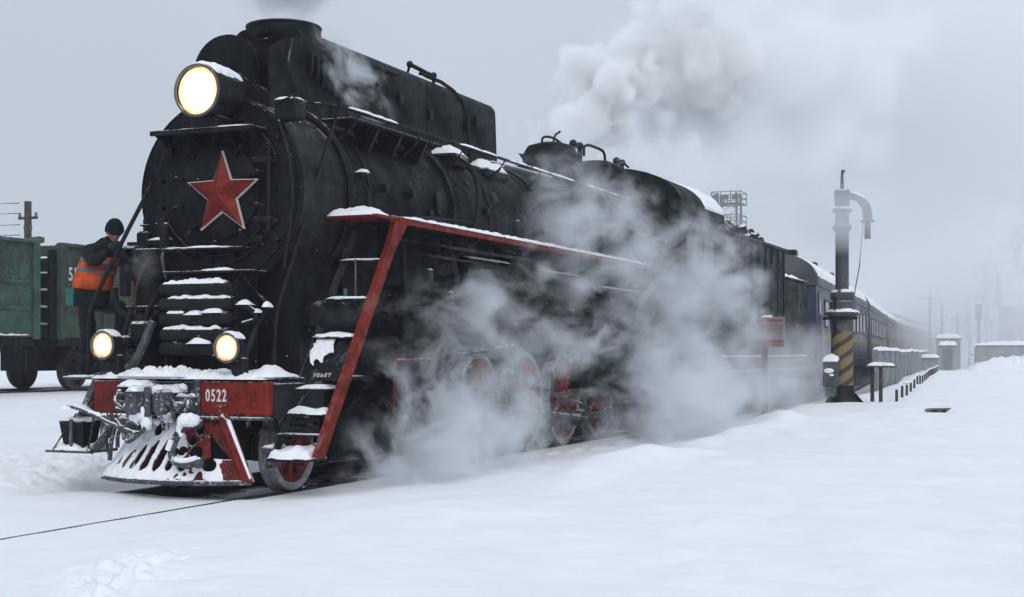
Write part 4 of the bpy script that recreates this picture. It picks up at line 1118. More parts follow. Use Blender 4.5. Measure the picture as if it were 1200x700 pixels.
T('hand_rail', MB().tube([(1.56, 38.9, 1.5), (1.56, 38.9, 3.1)], .018, 6), 'steel')

# ------------------------------------------------------------------ passenger coaches, following the curve
def make_coach(label):
    Lc = 23.6
    c = thing('passenger_coach', label, 'coach', (0, 0, 0), 0, (0, 0, 0), 'dark blue passenger coaches behind the tender')
    def C(name, mb, mat, parent=None, **k): return obj(name, mb, M[mat], parent or c, **k)
    body = C('body', MB().prism([(1.48, .95), (1.5, 1.2), (1.46, 3.50), (-1.46, 3.50), (-1.5, 1.2), (-1.48, .95)], 'y', 0, Lc), 'navy')
    P = [(1.50, 3.44)]
    for i in range(0, 21):
        t = PI*i/20; P.append((1.49*math.cos(t), 3.5 + .93*math.sin(t)**.75))
    P.append((-1.50, 3.44))
    C('roof', MB().prism(P, 'y', -.06, Lc+.06), 'coachroof')
    # snow lying on the roof
    mb = MB(); g = []
    for j in range(41):
        Y = .3 + (Lc-.6)*j/40; row = []
        for i in range(15):
            t = R(5) + R(165)*i/14; e = (1-abs(2*i/14-1)**6)*(1-abs(2*j/40-1)**20)
            f = 1 + (.04*(1+.6*noise.noise(Vector((Y, i*.4, 2))))*e**.5 if e > 0 else -.01)
            row.append(mb.bm.verts.new((1.49*math.cos(t)*f, Y, 3.5 + .93*math.sin(t)**.75*f)))
        g.append(row)
    for j in range(40):
        for i in range(14): mb.bm.faces.new((g[j][i], g[j][i+1], g[j+1][i+1], g[j+1][i]))
    C('snow_cap', mb, 'snow')
    C('waist_stripe', MB().box(1.495, 1.515, 1.3, Lc-1.3, 1.88, 2.06).box(-1.515, -1.495, 1.3, Lc-1.3, 1.88, 2.06), 'yellow')
    C('lower_stripe', MB().box(1.50, 1.512, 1.3, Lc-1.3, 1.25, 1.30), 'steel')
    w0 = None
    for s in (1, -1):
        for k in range(10):
            Y = 3.0 + k*1.95
            if w0 is None or k == 0:
                w0 = C('window', MB().box(s*1.47, s*1.50, Y-.55, Y+.55, 2.25, 3.12, .03), 'black')
                C('pane', MB().box(s*1.495, s*1.505, Y-.48, Y+.48, 2.32, 3.05), 'glass', w0); wk = 0
            else: dup(w0, (0, 1.95*k, 0))
    for s in (1, -1):
        for Y in (.75, Lc-.75):
            d = C('door', MB().box(s*1.475, s*1.505, Y-.36, Y+.36, 1.15, 3.25, .02), 'navy')
            C('door_pane', MB().box(s*1.50, s*1.512, Y-.22, Y+.22, 2.3, 3.05), 'glass', d)
            C('grab_bar', MB().tube([(s*1.56, Y-.45, 1.2), (s*1.56, Y-.45, 2.6)], .025, 6), 'steel', d)
    for Y in (-.35, Lc+.02):
        C('gangway', MB().prism([(.62, 1.1), (.62, 3.3), (.4, 3.55), (-.4, 3.55), (-.62, 3.3), (-.62, 1.1)], 'y', Y, Y+.33), 'black')
    for Y in (5.4, 12.2, 19.5):
        C('roof_vent', MB().cyl((0, Y, 4.35), (0, Y, 4.70), .16, seg=12).box(-.32, .32, Y-.3, Y+.3, 4.68, 4.86, .02), 'black')
    C('under_frame', MB().box(-1.35, 1.35, .3, Lc-.3, .72, .95).box(.9, 1.3, 7, 9.5, .35, .75, .03).box(.8, 1.3, 11.5, 15, .4, .75, .03), 'black')
    for Y in (3.4, Lc-3.4):
        for s in (1, -1):
            C('bogie_frame', MB().box(s*1.0, s*1.06, Y-1.7, Y+1.7, .55, .68, .02).box(s*.98, s*1.08, Y-.4, Y+.4, .35, .7, .03), 'black')
            for dy in (-1.2, 1.2):
                C('wheel', MB().lathe((s*.72, Y+dy, .475), (s, 0, 0), [(.5, 0), (.5, .03), (.475, .04), (.475, .14), (.38, .14), (.36, .08), (0, .1)], 28, caps=False), 'rim')
    return c
coach = make_coach('first dark blue passenger coach with yellow stripe, right behind the tender')
def copy_tree(o, parent=None):
    c = o.copy(); col.objects.link(c)
    if parent: c.parent = parent
    CEN[c.name] = CEN[o.name]
    for ch in list(o.children): copy_tree(ch, c)
    return c
px, py = XC - .05, 40.9
clabels = ['', 'second passenger coach of the train, grey in the haze between first and third coach', 'third passenger coach, fading into the haze beyond the concrete fence',
           'fourth passenger coach, a pale shape far down the curve', 'fifth passenger coach, very pale in the haze', 'sixth passenger coach, just a ghost in the haze', 'last visible passenger coach, almost lost in white haze at the end of the train']
for k, hd in enumerate((.085, .10, .09, .065, .05, .045, .04)):
    c = coach if k == 0 else copy_tree(coach)
    c.location = (px, py, 0); c.rotation_euler = (0, 0, hd)
    if k: c['label'] = clabels[k]
    px -= math.sin(hd)*24.4; py += math.cos(hd)*24.4

# ------------------------------------------------------------------ open freight wagons on the siding
def make_wagon(label, mat, far=False):
    w = thing('open_freight_wagon', label, 'wagon', (0, 0, 0), 0, (0, 0, 0), 'green open wagons on the siding')
    Lw = 12.4
    def C(name, mb, mt, parent=None, **k): return obj(name, mb, M[mt] if isinstance(mt, str) else mt, parent or w, **k)
    C('side_wall', MB().box(1.42, 1.48, 0, Lw, 1.25, 3.42, .01), mat)
    C('side_wall', MB().box(-1.48, -1.42, 0, Lw, 1.25, 3.42, .01), mat)
    for Y in (0.0, Lw-.06): 
        C('end_wall', MB().box(-1.42, 1.42, Y, Y+.06, 1.25, 3.42, .01), mat)
    C('floor_frame', MB().box(-1.45, 1.45, 0, Lw, 1.05, 1.28, .02), 'black')
    C('top_rail', MB().box(1.42, 1.56, -.02, Lw+.02, 3.40, 3.48, .01).box(-1.56, -1.42, -.02, Lw+.02, 3.40, 3.48, .01), 'green')
    n = 9
    for k in range(n):
        Y = .06 + (Lw-.12)*k/(n-1)
        C('post', MB().box(1.48, 1.56, Y-.06, Y+.06, 1.2, 3.42, .01), mat)
    for k in range(n-1):
        Y = .06 + (Lw-.12)*(k+.5)/(n-1)
        for z in (1.9, 2.5): C('pressed_rib', MB().box(1.478, 1.50, Y-.62, Y+.62, z-.05, z+.05, .02), mat)
    for z in (1.55, 1.95, 2.35, 2.75, 3.1):
        t = C('end_step', MB().box(.35, 1.4, -.26, -.06, z-.02, z, .005), 'black')
        C('snow_cap', MB().lumps(.4, 1.38, -.25, -.06, z, .05, int(z*10)), 'snow', t)
    C('end_ladder_post', MB().box(.3, .36, -.28, -.02, 1.2, 3.3).box(1.36, 1.44, -.28, -.02, 1.2, 3.3), 'black')
    C('corner_plate', MB().box(1.40, 1.58, -.05, .03, 1.2, 3.45, .01), mat); C('corner_plate', MB().box(1.40, 1.58, Lw-.03, Lw+.05, 1.2, 3.45, .01), mat)
    C('underside_shade_box', MB().box(-.5, .5, .2, Lw-.2, .45, 1.06, .02), 'black')  # deep black box added so the space below looks shaded
    for Y in (2.2, Lw-2.2):
        C('bogie_frame', MB().box(1.0, 1.08, Y-1.25, Y+1.25, .55, .72, .04).box(.98, 1.12, Y-.35, Y+.35, .3, .75, .04).box(1.0, 1.1, Y-1.15, Y-.75, .36, .68, .04).box(1.0, 1.1, Y+.75, Y+1.15, .36, .68, .04), 'black')
        C('spring', MB().cyl((1.05, Y-.18, .4), (1.05, Y-.18, .7), .07, seg=10).cyl((1.05, Y+.18, .4), (1.05, Y+.18, .7), .07, seg=10), 'black')
        for s in (1, -1):
            for dy in (-.92, .92):
                C('wheel', MB().lathe((s*.72, Y+dy, .475), (s, 0, 0), [(.505, 0), (.505, .03), (.475, .04), (.475, .14), (.38, .14), (.36, .08), (.12, .1), (.1, .16), (0, .16)], 32, caps=False), 'rail')
    C('coupler', MB().box(-.12, .12, -.5, .1, .95, 1.2, .03).box(-.2, .2, -.62, -.42, .92, 1.22, .04), 'black')
    C('brake_gear', MB().box(.9, 1.2, 4.5, 5.6, .6, .95, .03).tube([(1.3, 1.0, 1.0), (1.3, 6, .8), (1.3, 11, 1.0)], .03, 6).tube([(1.45, 11.6, 1.1), (1.45, 11.6, .5), (1.45, 12.1, .5), (1.45, 12.1, 1.1)], .02, 6), 'black')
    mb = MB()
    for k in range(40):
        y = random.uniform(.3, Lw-.3); mb.box(1.35, 1.47, y-.05, y+.05, 1.0-random.random()*.15, 1.28)
    C('frame_clutter', mb, 'blackf', kind='stuff')
    C('snow_cap', MB().lumps(1.35, 1.5, .3, Lw-.3, 1.285, .03, 33, nx=4, ny=80), 'snow')
    return w
wb = make_wagon('olive green open wagon numbered 55 with a teal paint patch, behind the worker', 'green2')
pt = obj('paint_patch', MB().box(1.481, 1.487, .14, 1.25, 2.02, 2.42), M['teal'], wb)
me = text_mesh('55', .44, .004, .72)
me.transform(Matrix.Translation((1.486, .48, 2.74)) @ Matrix.Rotation(PI/2, 4, 'Z') @ Matrix.Rotation(PI/2, 4, 'X'))
link_mesh('number_lettering', me, M['signwhite'], wb, smooth=0)
wb.location = (-24.0, 26.5, .6)
wa = make_wagon('faded green open wagon at the far left edge, in front of the numbered one', 'green')
wa.location = (-24.0, 13.3, .6)
obj('loose_snow_on_frame', MB().lumps(1.3, 1.5, 9, 12.3, 1.30, .06, 3, nx=6, ny=50), M['snow'], wa)
for c, dz in ((wa, 0), (wb, 0)): pass
tag(obj('long_pipe_load', MB().box(-25.3, -22.8, 13.6, 25.0, 3.2, 3.75, .05), M['gravel'], None), 'dark snow dusted load filling the far left green wagon', 'cargo')

# ------------------------------------------------------------------ utility pole with wires beyond the wagons
pole = thing('utility_pole', 'wooden utility pole with wires behind the green wagons', 'utility pole', (-38.6, 43.6, .4), 0, (0, 0, 0))
obj('post', MB().cyl((0, 0, 0), (0, 0, 7.0), .17, .14, 10), M['wood'], pole)
obj('crossarm', MB().box(-.45, .45, -.05, .05, 6.3, 6.4), M['wood'], pole)
for x, z in ((-.4, 6.4), (.4, 6.4), (.15, 5.9), (-.15, 5.9)): obj('insulator', MB().cyl((x, 0, z), (x, 0, z+.16), .05, seg=8), M['iced'], pole)
obj('lamp_arm', MB().tube([(0, 0, 5.3), (.5, -.1, 5.4)], .04, 6).box(.35, .8, -.25, .05, 5.35, 5.6, .03), M['crane'], pole)
for k, z in enumerate((6.95, 6.55, 6.1, 5.7)):
    pts = [(-.4 - 30*t, -18*t, z - 1.2*math.sin(PI*t)*.5 + .2*t) for t in [i/16 for i in range(17)]]
    obj('wire', MB().tube(pts, .018, 5), M['rail'], pole)

# ------------------------------------------------------------------ water crane
zc = gz(-5.5, 33.4)
cr_ = thing('water_crane', 'tall grey water crane column with yellow black striped foot and haze toned red spout', 'water crane', (-5.5, 33.4, zc-.05), 0, (0, 0, 0))
def K(name, mb, mat='crane', parent=None, **k): return obj(name, mb, M[mat], parent or cr_, **k)
K('base_plate', MB().lathe((0, 0, 0), (0, 0, 1), [(.40, 0), (.36, .12), (.30, .2), (.28, .45), (0, .45)], 28, caps=False), 'black')
for a in (0, 90, 180, 270):
    K('foot_claw', MB().prism([(.25, .0), (.50, .0), (.48, .07), (.30, .28)], 'y', -.05, .05), 'blackf').rotation_euler.z = 0
K('striped_column', MB().cyl((0, 0, .4), (0, 0, 1.72), .255, seg=32), 'hazard')
K('collar', MB().lathe((0, 0, 1.72), (0, 0, 1), [(.26, 0), (.26, .28), (.36, .36), (.39, .40), (.39, .44), (.22, .5)], 28, caps=False), 'crane')
K('snow_cap', rough(MB().ball((.02, 0, 2.15), (.37, .37, .11), 24), .03, 6), 'snow')
K('gear_drum', MB().lathe((0, 0, 2.1), (0, 0, 1), [(.20, 0), (.27, .05), (.27, .3), (.24, .34), (.27, .38), (.27, .52), (.2, .58)], 24, caps=False), 'crane')
K('snow_cap', rough(MB().ball((0, 0, 2.64), (.25, .25, .07), 24), .03, 6), 'snow')
K('pipe_column', MB().cyl((0, 0, 2.6), (0, 0, 4.4), .155, seg=24), 'crane')
K('upper_pipe', MB().lathe((0, 0, 4.05), (0, 0, 1), [(.155, 0), (.22, .06), (.22, .12), (.16, .2), (.16, .42), (.23, .48), (.23, .52), (.15, .58), (.17, .62), (.18, .95), (.15, .98), (0, .98)], 28, caps=False), 'crane')
K('finial', MB().cyl((0, 0, 5.0), (0, 0, 5.42), .05, .03, 10).ball((.02, 0, 5.46), .05, 8), 'crane')
K('spout', MB().tube([(.12, 0, 4.88), (.28, -.02, 4.86), (.46, -.04, 4.76), (.58, -.05, 4.56), (.59, -.05, 4.28)], [.10, .085, .095, .11, .105], 14, 2), 'hazered')
K('spout_flange', MB().cyl((.59, -.05, 4.28), (.59, -.05, 4.25), .17, seg=20), 'crane')
K('spout_nozzle', MB().cyl((.59, -.05, 4.25), (.59, -.05, 3.86), .07, seg=14), 'hazered')
K('snow_cap', MB().tube([(.16, 0, 4.95), (.30, -.02, 4.91), (.46, -.04, 4.83), (.58, -.05, 4.70)], [.04, .06, .06, .02], 10, 1), 'snow')
K('pull_chain', MB().tube([(.50, -.1, 4.25), (.42, -.15, 3.2), (.28, -.2, 2.4)], .012, 5), 'rail')
K('heater_box', MB().box(-.34, -.02, -.62, -.25, .42, 1.02, .03).box(-.30, -.06, -.58, -.28, .2, .42, .02), 'crane')
K('snow_cap', MB().lumps(-.35, -.01, -.63, -.22, 1.02, .11, 8, nx=20, ny=20, edge=8, slope=(0, .1), amp=.4), 'snow')
K('snow_patch', MB().ball((-.20, -.63, .80), (.12, .03, .06), 10).ball((-.14, -.63, .70), (.06, .025, .03), 8), 'snow')
K('support_bracket', MB().box(-.4, .4, -.34, -.28, 1.98, 2.05).tube([(-.1, -.3, 1.7), (-.12, -.32, 2.5)], .03, 6), 'black')
# ------------------------------------------------------------------ wooden post with a notice board beside the tender
z0 = gz(-6.8, 31.0)
sg = thing('notice_board_post', 'short wooden post with a faded red and white notice board beside the tender', 'sign', (-6.8, 31.0, z0-.1), 0, (0, 0, 0))
obj('post', MB().box(-.06, .06, -.06, .06, 0, 2.2, .01), M['wood'], sg)
bd = obj('board', MB().box(-.30, .46, -.09, -.06, 1.68, 2.34, .008), M['board'], sg)
for z, h in ((2.26, .035), (2.15, .02), (1.98, .02), (1.80, .035), (1.72, .015)):
    obj('red_line', MB().box(-.27, .43, -.095, -.088, z-h, z+h), M['signred'], bd)
mb = MB()
x = -.25
while x < .40:
    w = random.uniform(.03, .05); hh = .045
    mb.box(x, x+.012, -.097, -.089, 2.07-hh, 2.07+hh)
    if random.random() < .7: mb.box(x+w-.012, x+w, -.097, -.089, 2.07-hh, 2.07+hh)
    if random.random() < .7: mb.box(x, x+w, -.0965, -.089, 2.07-.008, 2.07+.008)
    x += w + .022
obj('worn_lettering', mb, M['black'], bd, kind='stuff')
obj('snow_cap', MB().lumps(-.05, .2, -.1, -.04, 2.34, .05, 3, nx=8, ny=4), M['snow'], sg)

# ------------------------------------------------------------------ small table-like post stand and low fence
X0, Y0 = -4.75, 33.9
z0 = gz(X0, Y0)
ts = thing('post_stand', 'two short wooden posts under a snow covered board, right of the striped column', 'post stand', (X0, Y0, z0-.1), 0, (0, 0, 0))
obj('post', MB().box(-.17, -.09, -.04, .04, 0, .98), M['wood'], ts)
obj('post', MB().box(.06, .14, -.30, -.22, 0, .94), M['wood'], ts)
obj('board', MB().box(-.25, .45, -.34, .05, .94, .98, .008), M['wood'], ts)
obj('snow_cap', MB().lumps(-.22, .40, -.32, .04, .98, .07, 4, nx=24, ny=14, edge=6, amp=.4), M['snow'], ts)
fr = thing('low_rail_fence', 'long low rail fence with snow on its rail, running beside the far track', 'fence', (-4.7, 35, 0), 0, (-4.7, 35, 0))
A, B = Vector((-4.45, 34.9, 0)), Vector((-9.2, 92, 0))
pts = []
nf = 18
for k in range(nf+1):
    p = A.lerp(B, k/nf); zz = gz(p.x, p.y); pts.append((p.x, p.y, zz + .33 + (.05*math.sin(k*1.3) if k < 4 else 0) - (.1 if k == 0 else 0)))
    obj('fence_post', MB().box(p.x-.03, p.x+.03, p.y-.03, p.y+.03, zz-.1, zz+.31), M['wood'], fr)
obj('rail', MB().tube(pts, .022, 6), M['wood'], fr)
obj('snow_cap', MB().tube([(x, y, z+.02) for x, y, z in pts], .036, 6), M['snow'], fr)
# ------------------------------------------------------------------ concrete panel fence beside the coaches
cf = thing('concrete_panel_fence', 'grey concrete panel fence capped with snow in front of the coaches', 'fence', (-6.9, 48, 0), 0, (-6.9, 48, 0))
A, B = Vector((-6.75, 47.5, 0)), Vector((-11.9, 112, 0))
n = 16; d = (B-A).normalized(); nn = Vector((-d.y, d.x, 0))
for k in range(n):
    p, q = A.lerp(B, k/n), A.lerp(B, (k+.97)/n)
    zz = gz(p.x, p.y) - .2; zt = 1.55 + .04*random.uniform(-1, 1)
    def slab(p, q, w, a, b): return MB().loft([[(c.x+nn.x*s_, c.y+nn.y*s_, z) for c, s_ in ((p, -w), (p, w), (q, w), (q, -w))] for z in (a, b)])
    pn = obj('panel', slab(p, q, .06, zz, zt), M['concrete'], cf)
    mb = MB(); g = []
    for j in range(13):
        c = p.lerp(q, j/12); row = []
        for i in range(6):
            u = 2*i/5-1; e = max(0, (1-abs(u)**4))*(1-abs(2*j/12-1)**8)
            row.append(mb.bm.verts.new((c.x+nn.x*u*.12, c.y+nn.y*u*.12, zt-.01+.13*e*(1+.3*noise.noise(Vector((c.y, u, k))))) ))
        g.append(row)
    for j in range(12):
        for i in range(5): mb.bm.faces.new((g[j][i], g[j][i+1], g[j+1][i+1], g[j+1][i]))
    obj('snow_cap', mb, M['snow'], pn)
    obj('panel_post', MB().box(p.x-.09, p.x+.09, p.y-.09, p.y+.09, zz, zt+.02), M['concrete'], cf)

# ------------------------------------------------------------------ far yard: huts, snow bank wall, house, masts
def hut(name, label, cat, x, y, w, d, h, cap, mat='concrete', door=True):
    z0 = gz(x, y) - .1
    t = thing(name, label, cat, (x, y, z0), .1, (0, 0, 0))
    obj('wall', MB().box(-w/2, w/2, -d/2, d/2, 0, h, .02), M[mat], t)
    obj('roof', MB().box(-w/2-.1, w/2+.1, -d/2-.1, d/2+.1, h, h+.08, .01), M['black'], t)
    obj('snow_cap', MB().lumps(-w/2-.1, w/2+.1, -d/2-.1, d/2+.1, h+.08, cap, 3, nx=16, ny=12, edge=6), M['snow'], t)
    if door:
        obj('door', MB().box(-.3, .3, -d/2-.02, -d/2, .1, min(1.7, h-.1)), M['crane'], t)
    return t
hut('relay_box', 'grey upright cabinet with a thick snow cap, far end of the path', 'cabinet', -9.0, 96, 1.0, 1.0, 1.65, .22)
hut('supply_box', 'low wide grey box with snow on its lid, left of the upright cabinet', 'box', -10.0, 93.5, 1.3, 1.0, .85, .18, door=False)
hut('track_hut', 'small hut with a snowy roof just behind the upright cabinet', 'hut', -9.6, 103, 1.6, 1.4, 2.2, .25)
sw = thing('snowed_wall', 'long pale wall buried in snow at the right edge of the yard', 'wall', (-3.5, 100, 0), 0, (0, 0, 0))
zz = gz(-3, 100)
obj('wall_body', MB().box(-4.1, 9.0, -.6, .6, zz-.3, 2.0, .25, seg=3), M['concrete'], sw)
obj('snow_cap', MB().lumps(-4.2, 9.0, -.75, .75, 1.98, .25, 5, nx=60, ny=10, edge=6), M['snow'], sw)
obj('snow_drift', MB().lumps(-4.6, 9.4, -3.0, 0, zz-.1, 1.1, 6, nx=60, ny=16, edge=3, amp=.3), M['snow'], sw)
hs = thing('station_house', 'hazy house with a snow edged roof at the far right', 'house', (-4.0, 124, 0), .15, (0, 0, 0))
obj('wall', MB().box(-3.2, 6, -4, 4, 0, 5.4), M['farbrick'], hs)
rf = obj('roof', MB().prism([(-4.4, 5.3), (4.4, 5.3), (0, 8.6)], 'x', -3.6, 6.4), M['coachroof'], hs)
obj('snow_cap', MB().box(-3.7, 6.5, -4.5, -4.3, 5.25, 5.42), M['snow'], rf)
obj('chimney', MB().box(-1.5, -.9, -1, -.4, 7, 10), M['farbrick'], rf)
for x in (-2.2, -.6, 1.0, 2.6):
    w = obj('window', MB().box(x-.4, x+.4, -4.04, -4.0, 2.6, 4.0), M['signwhite'], hs)
    obj('pane', MB().box(x-.32, x+.32, -4.05, -4.03, 2.7, 3.9), M['signred'] if x < -1 else M['glass'], w)
def mast(name, label, x, y, h, kind, grp=None):
    z0 = gz(x, y) - .2
    t = thing(name, label, 'mast' if kind != 'tree' else 'tree', (x, y, z0), 0, (0, 0, 0), grp)
    obj('post', MB().cyl((0, 0, 0), (0, 0, h), .13, .08, 8), M['crane'], t)
    if kind == 'signal':
        b = obj('signal_head', MB().box(-.22, .22, -.2, .05, h-1.2, h, .03), M['black'], t)
        obj('snow_cap', MB().lumps(-.3, .3, -.3, .2, h, .2, 3, nx=10, ny=8, edge=2), M['snow'], t)
    if kind == 'arm':
        obj('crossarm', MB().box(-.9, .9, -.04, .04, h-.5, h-.4).tube([(0, 0, h-1.6), (.9, 0, h-.5)], .03, 5), M['crane'], t)
    return t
mast('catenary_mast', 'thin hazy mast with a crossarm rising behind the far coaches', -18.0, 104, 7.2, 'arm')
mast('signal_post', 'signal post with a snow capped head left of the hazy house', -8.1, 110, 5.0, 'signal')
mast('yard_mast', 'plain thin mast left of the upright cabinet', -11.5, 118, 5.4, 'plain')
mast('track_mast', 'short dark mast directly above the upright cabinet', -10.5, 120, 4.6, 'arm')
mast('far_mast', 'faint tall mast furthest away near the vanishing point', -13.5, 128, 6.5, 'arm')
def bare_tree(label, x, y, h, seed, nb=26):
    rnd = random.Random(seed); z0 = gz(x, y) - .2
    t = thing('bare_tree', label, 'tree', (x, y, z0), 0, (0, 0, 0), 'bare trees at the far end of the yard')
    obj('trunk', MB().tube([(0, 0, 0), (.1, 0, h*.4), (0, .1, h)], [.14, .10, .02], 6), M['wood'], t)
    mb = MB()
    for k in range(nb):
        z = h*rnd.uniform(.3, .95); a = rnd.random()*2*PI; ln = (h-z)*.5+.5
        p1 = (math.cos(a)*ln*.5, math.sin(a)*ln*.5, z+ln*.5); p2 = (math.cos(a)*ln*.7, math.sin(a)*ln*.7, z+ln)
        mb.tube([(0, 0, z), p1, p2], [.03, .02, .008], 4)
        for q in range(3): mb.tube([p1, (p1[0]+rnd.uniform(-.5, .5), p1[1]+rnd.uniform(-.5, .5), p1[2]+rnd.uniform(.3, .8))], [.014, .006], 3)
    obj('branches', mb, M['wood'], t)
def far_tree(label, x, y, h, seed):
    bare_tree(label, x, y, h, seed, 60)
bare_tree('leftmost bare tree behind the upright cabinet', -10.4, 130, 5.5, 1)
bare_tree('middle and tallest bare tree behind the upright cabinet', -9.4, 128, 6.2, 2)
bare_tree('rightmost bare tree, beside the signal post', -8.6, 131, 4.6, 3)
far_tree('big dark bare tree behind the hazy house roof', -6.8, 138, 13, 7)
far_tree('lower bare tree right behind the hazy house', -9.8, 141, 10, 8)
yf = thing('yard_fence', 'thin pale blue fence between the cabinet and the snowed wall', 'fence', (-7.6, 112, gz(-7.6, 112)), 0, (0, 0, 0))
obj('rail', MB().box(-1.2, 1.6, -.04, .04, .9, 1.05), M['navy'], yf)
for x in (-.9, .0, .9): obj('post', MB().box(x-.06, x+.06, -.05, .05, 0, 1.1), M['navy'], yf)
# floodlight tower behind the cab
fx, fy = -26.5, 108
ft = thing('floodlight_tower', 'lattice floodlight tower with two railed platforms behind the cab roof', 'tower', (fx, fy, 0), 0, (0, 0, 0))
for x in (-.75, .75):
    for y in (-.75, .75): obj('leg', MB().tube([(x*1.4, y*1.4, 0), (x, y, 13.9)], .09, 6), M['crane'], ft)
mb = MB()
for k in range(12):
    z = 1 + k*1.05
    for y in (-.9, .9): mb.tube([(-.85, y, z), (.85, y, z+1.0)], .035, 4).tube([(.85, y, z), (-.85, y, z+1.0)], .035, 4)
obj('bracing', mb, M['crane'], ft, kind='stuff')
for z in (11.2, 13.0):
    p = obj('platform', MB().box(-1.15, 1.15, -1.15, 1.15, z, z+.08), M['crane'], ft)
    mb = MB()
    for a in (.45, .9): mb.box(-1.15, 1.15, -1.16, -1.12, z+a, z+a+.06).box(-1.15, 1.15, 1.12, 1.16, z+a, z+a+.06).box(-1.16, -1.12, -1.15, 1.15, z+a, z+a+.06).box(1.12, 1.16, -1.15, 1.15, z+a, z+a+.06)
    for x in (-1.12, -.4, .4, 1.12): mb.box(x-.03, x+.03, -1.16, -1.1, z, z+.95).box(x-.03, x+.03, 1.1, 1.16, z, z+.95)
    obj('railing', mb, M['crane'], p)
for x in (-.8, 0, .8): obj('floodlight', MB().box(x-.25, x+.25, -1.3, -1.1, 13.3, 13.7, .03), M['crane'], ft)

# dark debris poking out of the snow
zz = gz(-2.95, 29.6)
tag(obj('buried_board', MB().loft([[(-3.22, 29.5, zz+.05), (-2.78, 29.6, zz+.07), (-2.90, 29.5, zz-.02), (-3.02, 29.45, zz-.06)], [(-3.2, 29.8, zz+.08), (-2.72, 29.9, zz+.09), (-2.85, 29.8, zz-.02), (-3.0, 29.8, zz-.05)]]), M['black']), 'dark board end sticking out of the snow right of the fence', 'debris')

# ------------------------------------------------------------------ person on the left foot board (1.75 m), holding the hand rod
pe = thing('person', 'person in dark winter clothes and orange vest climbing the front left foot board', 'person', (XC-1.5, 12.85, 1.235), 0, (-1.5, 12.85, 1.235))
def skin_body(name, nodes, edges, mat, parent, sub=2, smooth=80):
    me = bpy.data.meshes.new(name)
    keys = list(nodes)
    me.from_pydata([nodes[k][0] for k in keys], [(keys.index(a), keys.index(b)) for a, b in edges], [])
    o = bpy.data.objects.new(name, me); col.objects.link(o)
    m = o.modifiers.new('skin', 'SKIN'); m.use_smooth_shade = True
    for i, k in enumerate(keys):
        r = nodes[k][1]; me.skin_vertices[0].data[i].radius = r if isinstance(r, tuple) else (r, r)
    me.skin_vertices[0].data[0].use_root = True
    s = o.modifiers.new('sub', 'SUBSURF'); s.levels = s.render_levels = sub
    dg = bpy.context.evaluated_depsgraph_get(); dg.update()
    m2 = bpy.data.meshes.new_from_object(o.evaluated_get(dg))
    bpy.data.objects.remove(o)
    m2.materials.clear()
    bm = bmesh.new(); bm.from_mesh(m2); bmesh.ops.recalc_face_normals(bm, faces=bm.faces)
    # cloth folds
    for v in bm.verts:
        v.co += v.normal * (.016*noise.noise(v.co*11) + .010*noise.noise(v.co*26)) if mat not in ('skin',) else Vector((0, 0, 0))
    bm.to_mesh(m2); bm.free()
    m2.name = name
    return link_mesh(name, m2, M[mat], parent, smooth)
N = {'pelvis': ((-1.57, 12.86, 2.16), (.155, .135)), 'waist': ((-1.55, 12.86, 2.30), (.165, .15)), 'chest': ((-1.47, 12.86, 2.50), (.185, .17)), 'upper': ((-1.42, 12.86, 2.62), (.16, .15)),
     'neck': ((-1.35, 12.86, 2.72), (.07, .07)), 'head0': ((-1.31, 12.86, 2.80), (.075, .075)),
     'shn': ((-1.45, 12.67, 2.61), .098), 'eln': ((-1.29, 12.53, 2.48), .082), 'wrn': ((-1.11, 12.55, 2.62), .048),
     'shf': ((-1.38, 13.04, 2.62), .095), 'elf': ((-1.20, 13.02, 2.46), .068), 'wrf': ((-1.06, 12.78, 2.58), .048),
     'hpn': ((-1.58, 12.77, 2.06), .115), 'knn': ((-1.53, 12.74, 1.72), .085), 'ann': ((-1.58, 12.75, 1.36), .062), 'hen': ((-1.60, 12.75, 1.29), .055), 'ton': ((-1.40, 12.72, 1.28), .045),
     'hpf': ((-1.52, 12.95, 2.06), .115), 'knf': ((-1.20, 12.93, 1.98), .09), 'anf': ((-1.25, 12.93, 1.63), .062), 'hef': ((-1.27, 12.93, 1.56), .055), 'tof': ((-1.08, 12.92, 1.55), .045)}
E_ = [('pelvis', 'waist'), ('waist', 'chest'), ('chest', 'upper'), ('upper', 'neck'), ('neck', 'head0'), ('upper', 'shn'), ('shn', 'eln'), ('eln', 'wrn'), ('upper', 'shf'), ('shf', 'elf'), ('elf', 'wrf'),
      ('pelvis', 'hpn'), ('hpn', 'knn'), ('knn', 'ann'), ('ann', 'hen'), ('hen', 'ton'), ('pelvis', 'hpf'), ('hpf', 'knf'), ('knf', 'anf'), ('anf', 'hef'), ('hef', 'tof')]
body = skin_body('body', N, E_, 'cloth', pe)
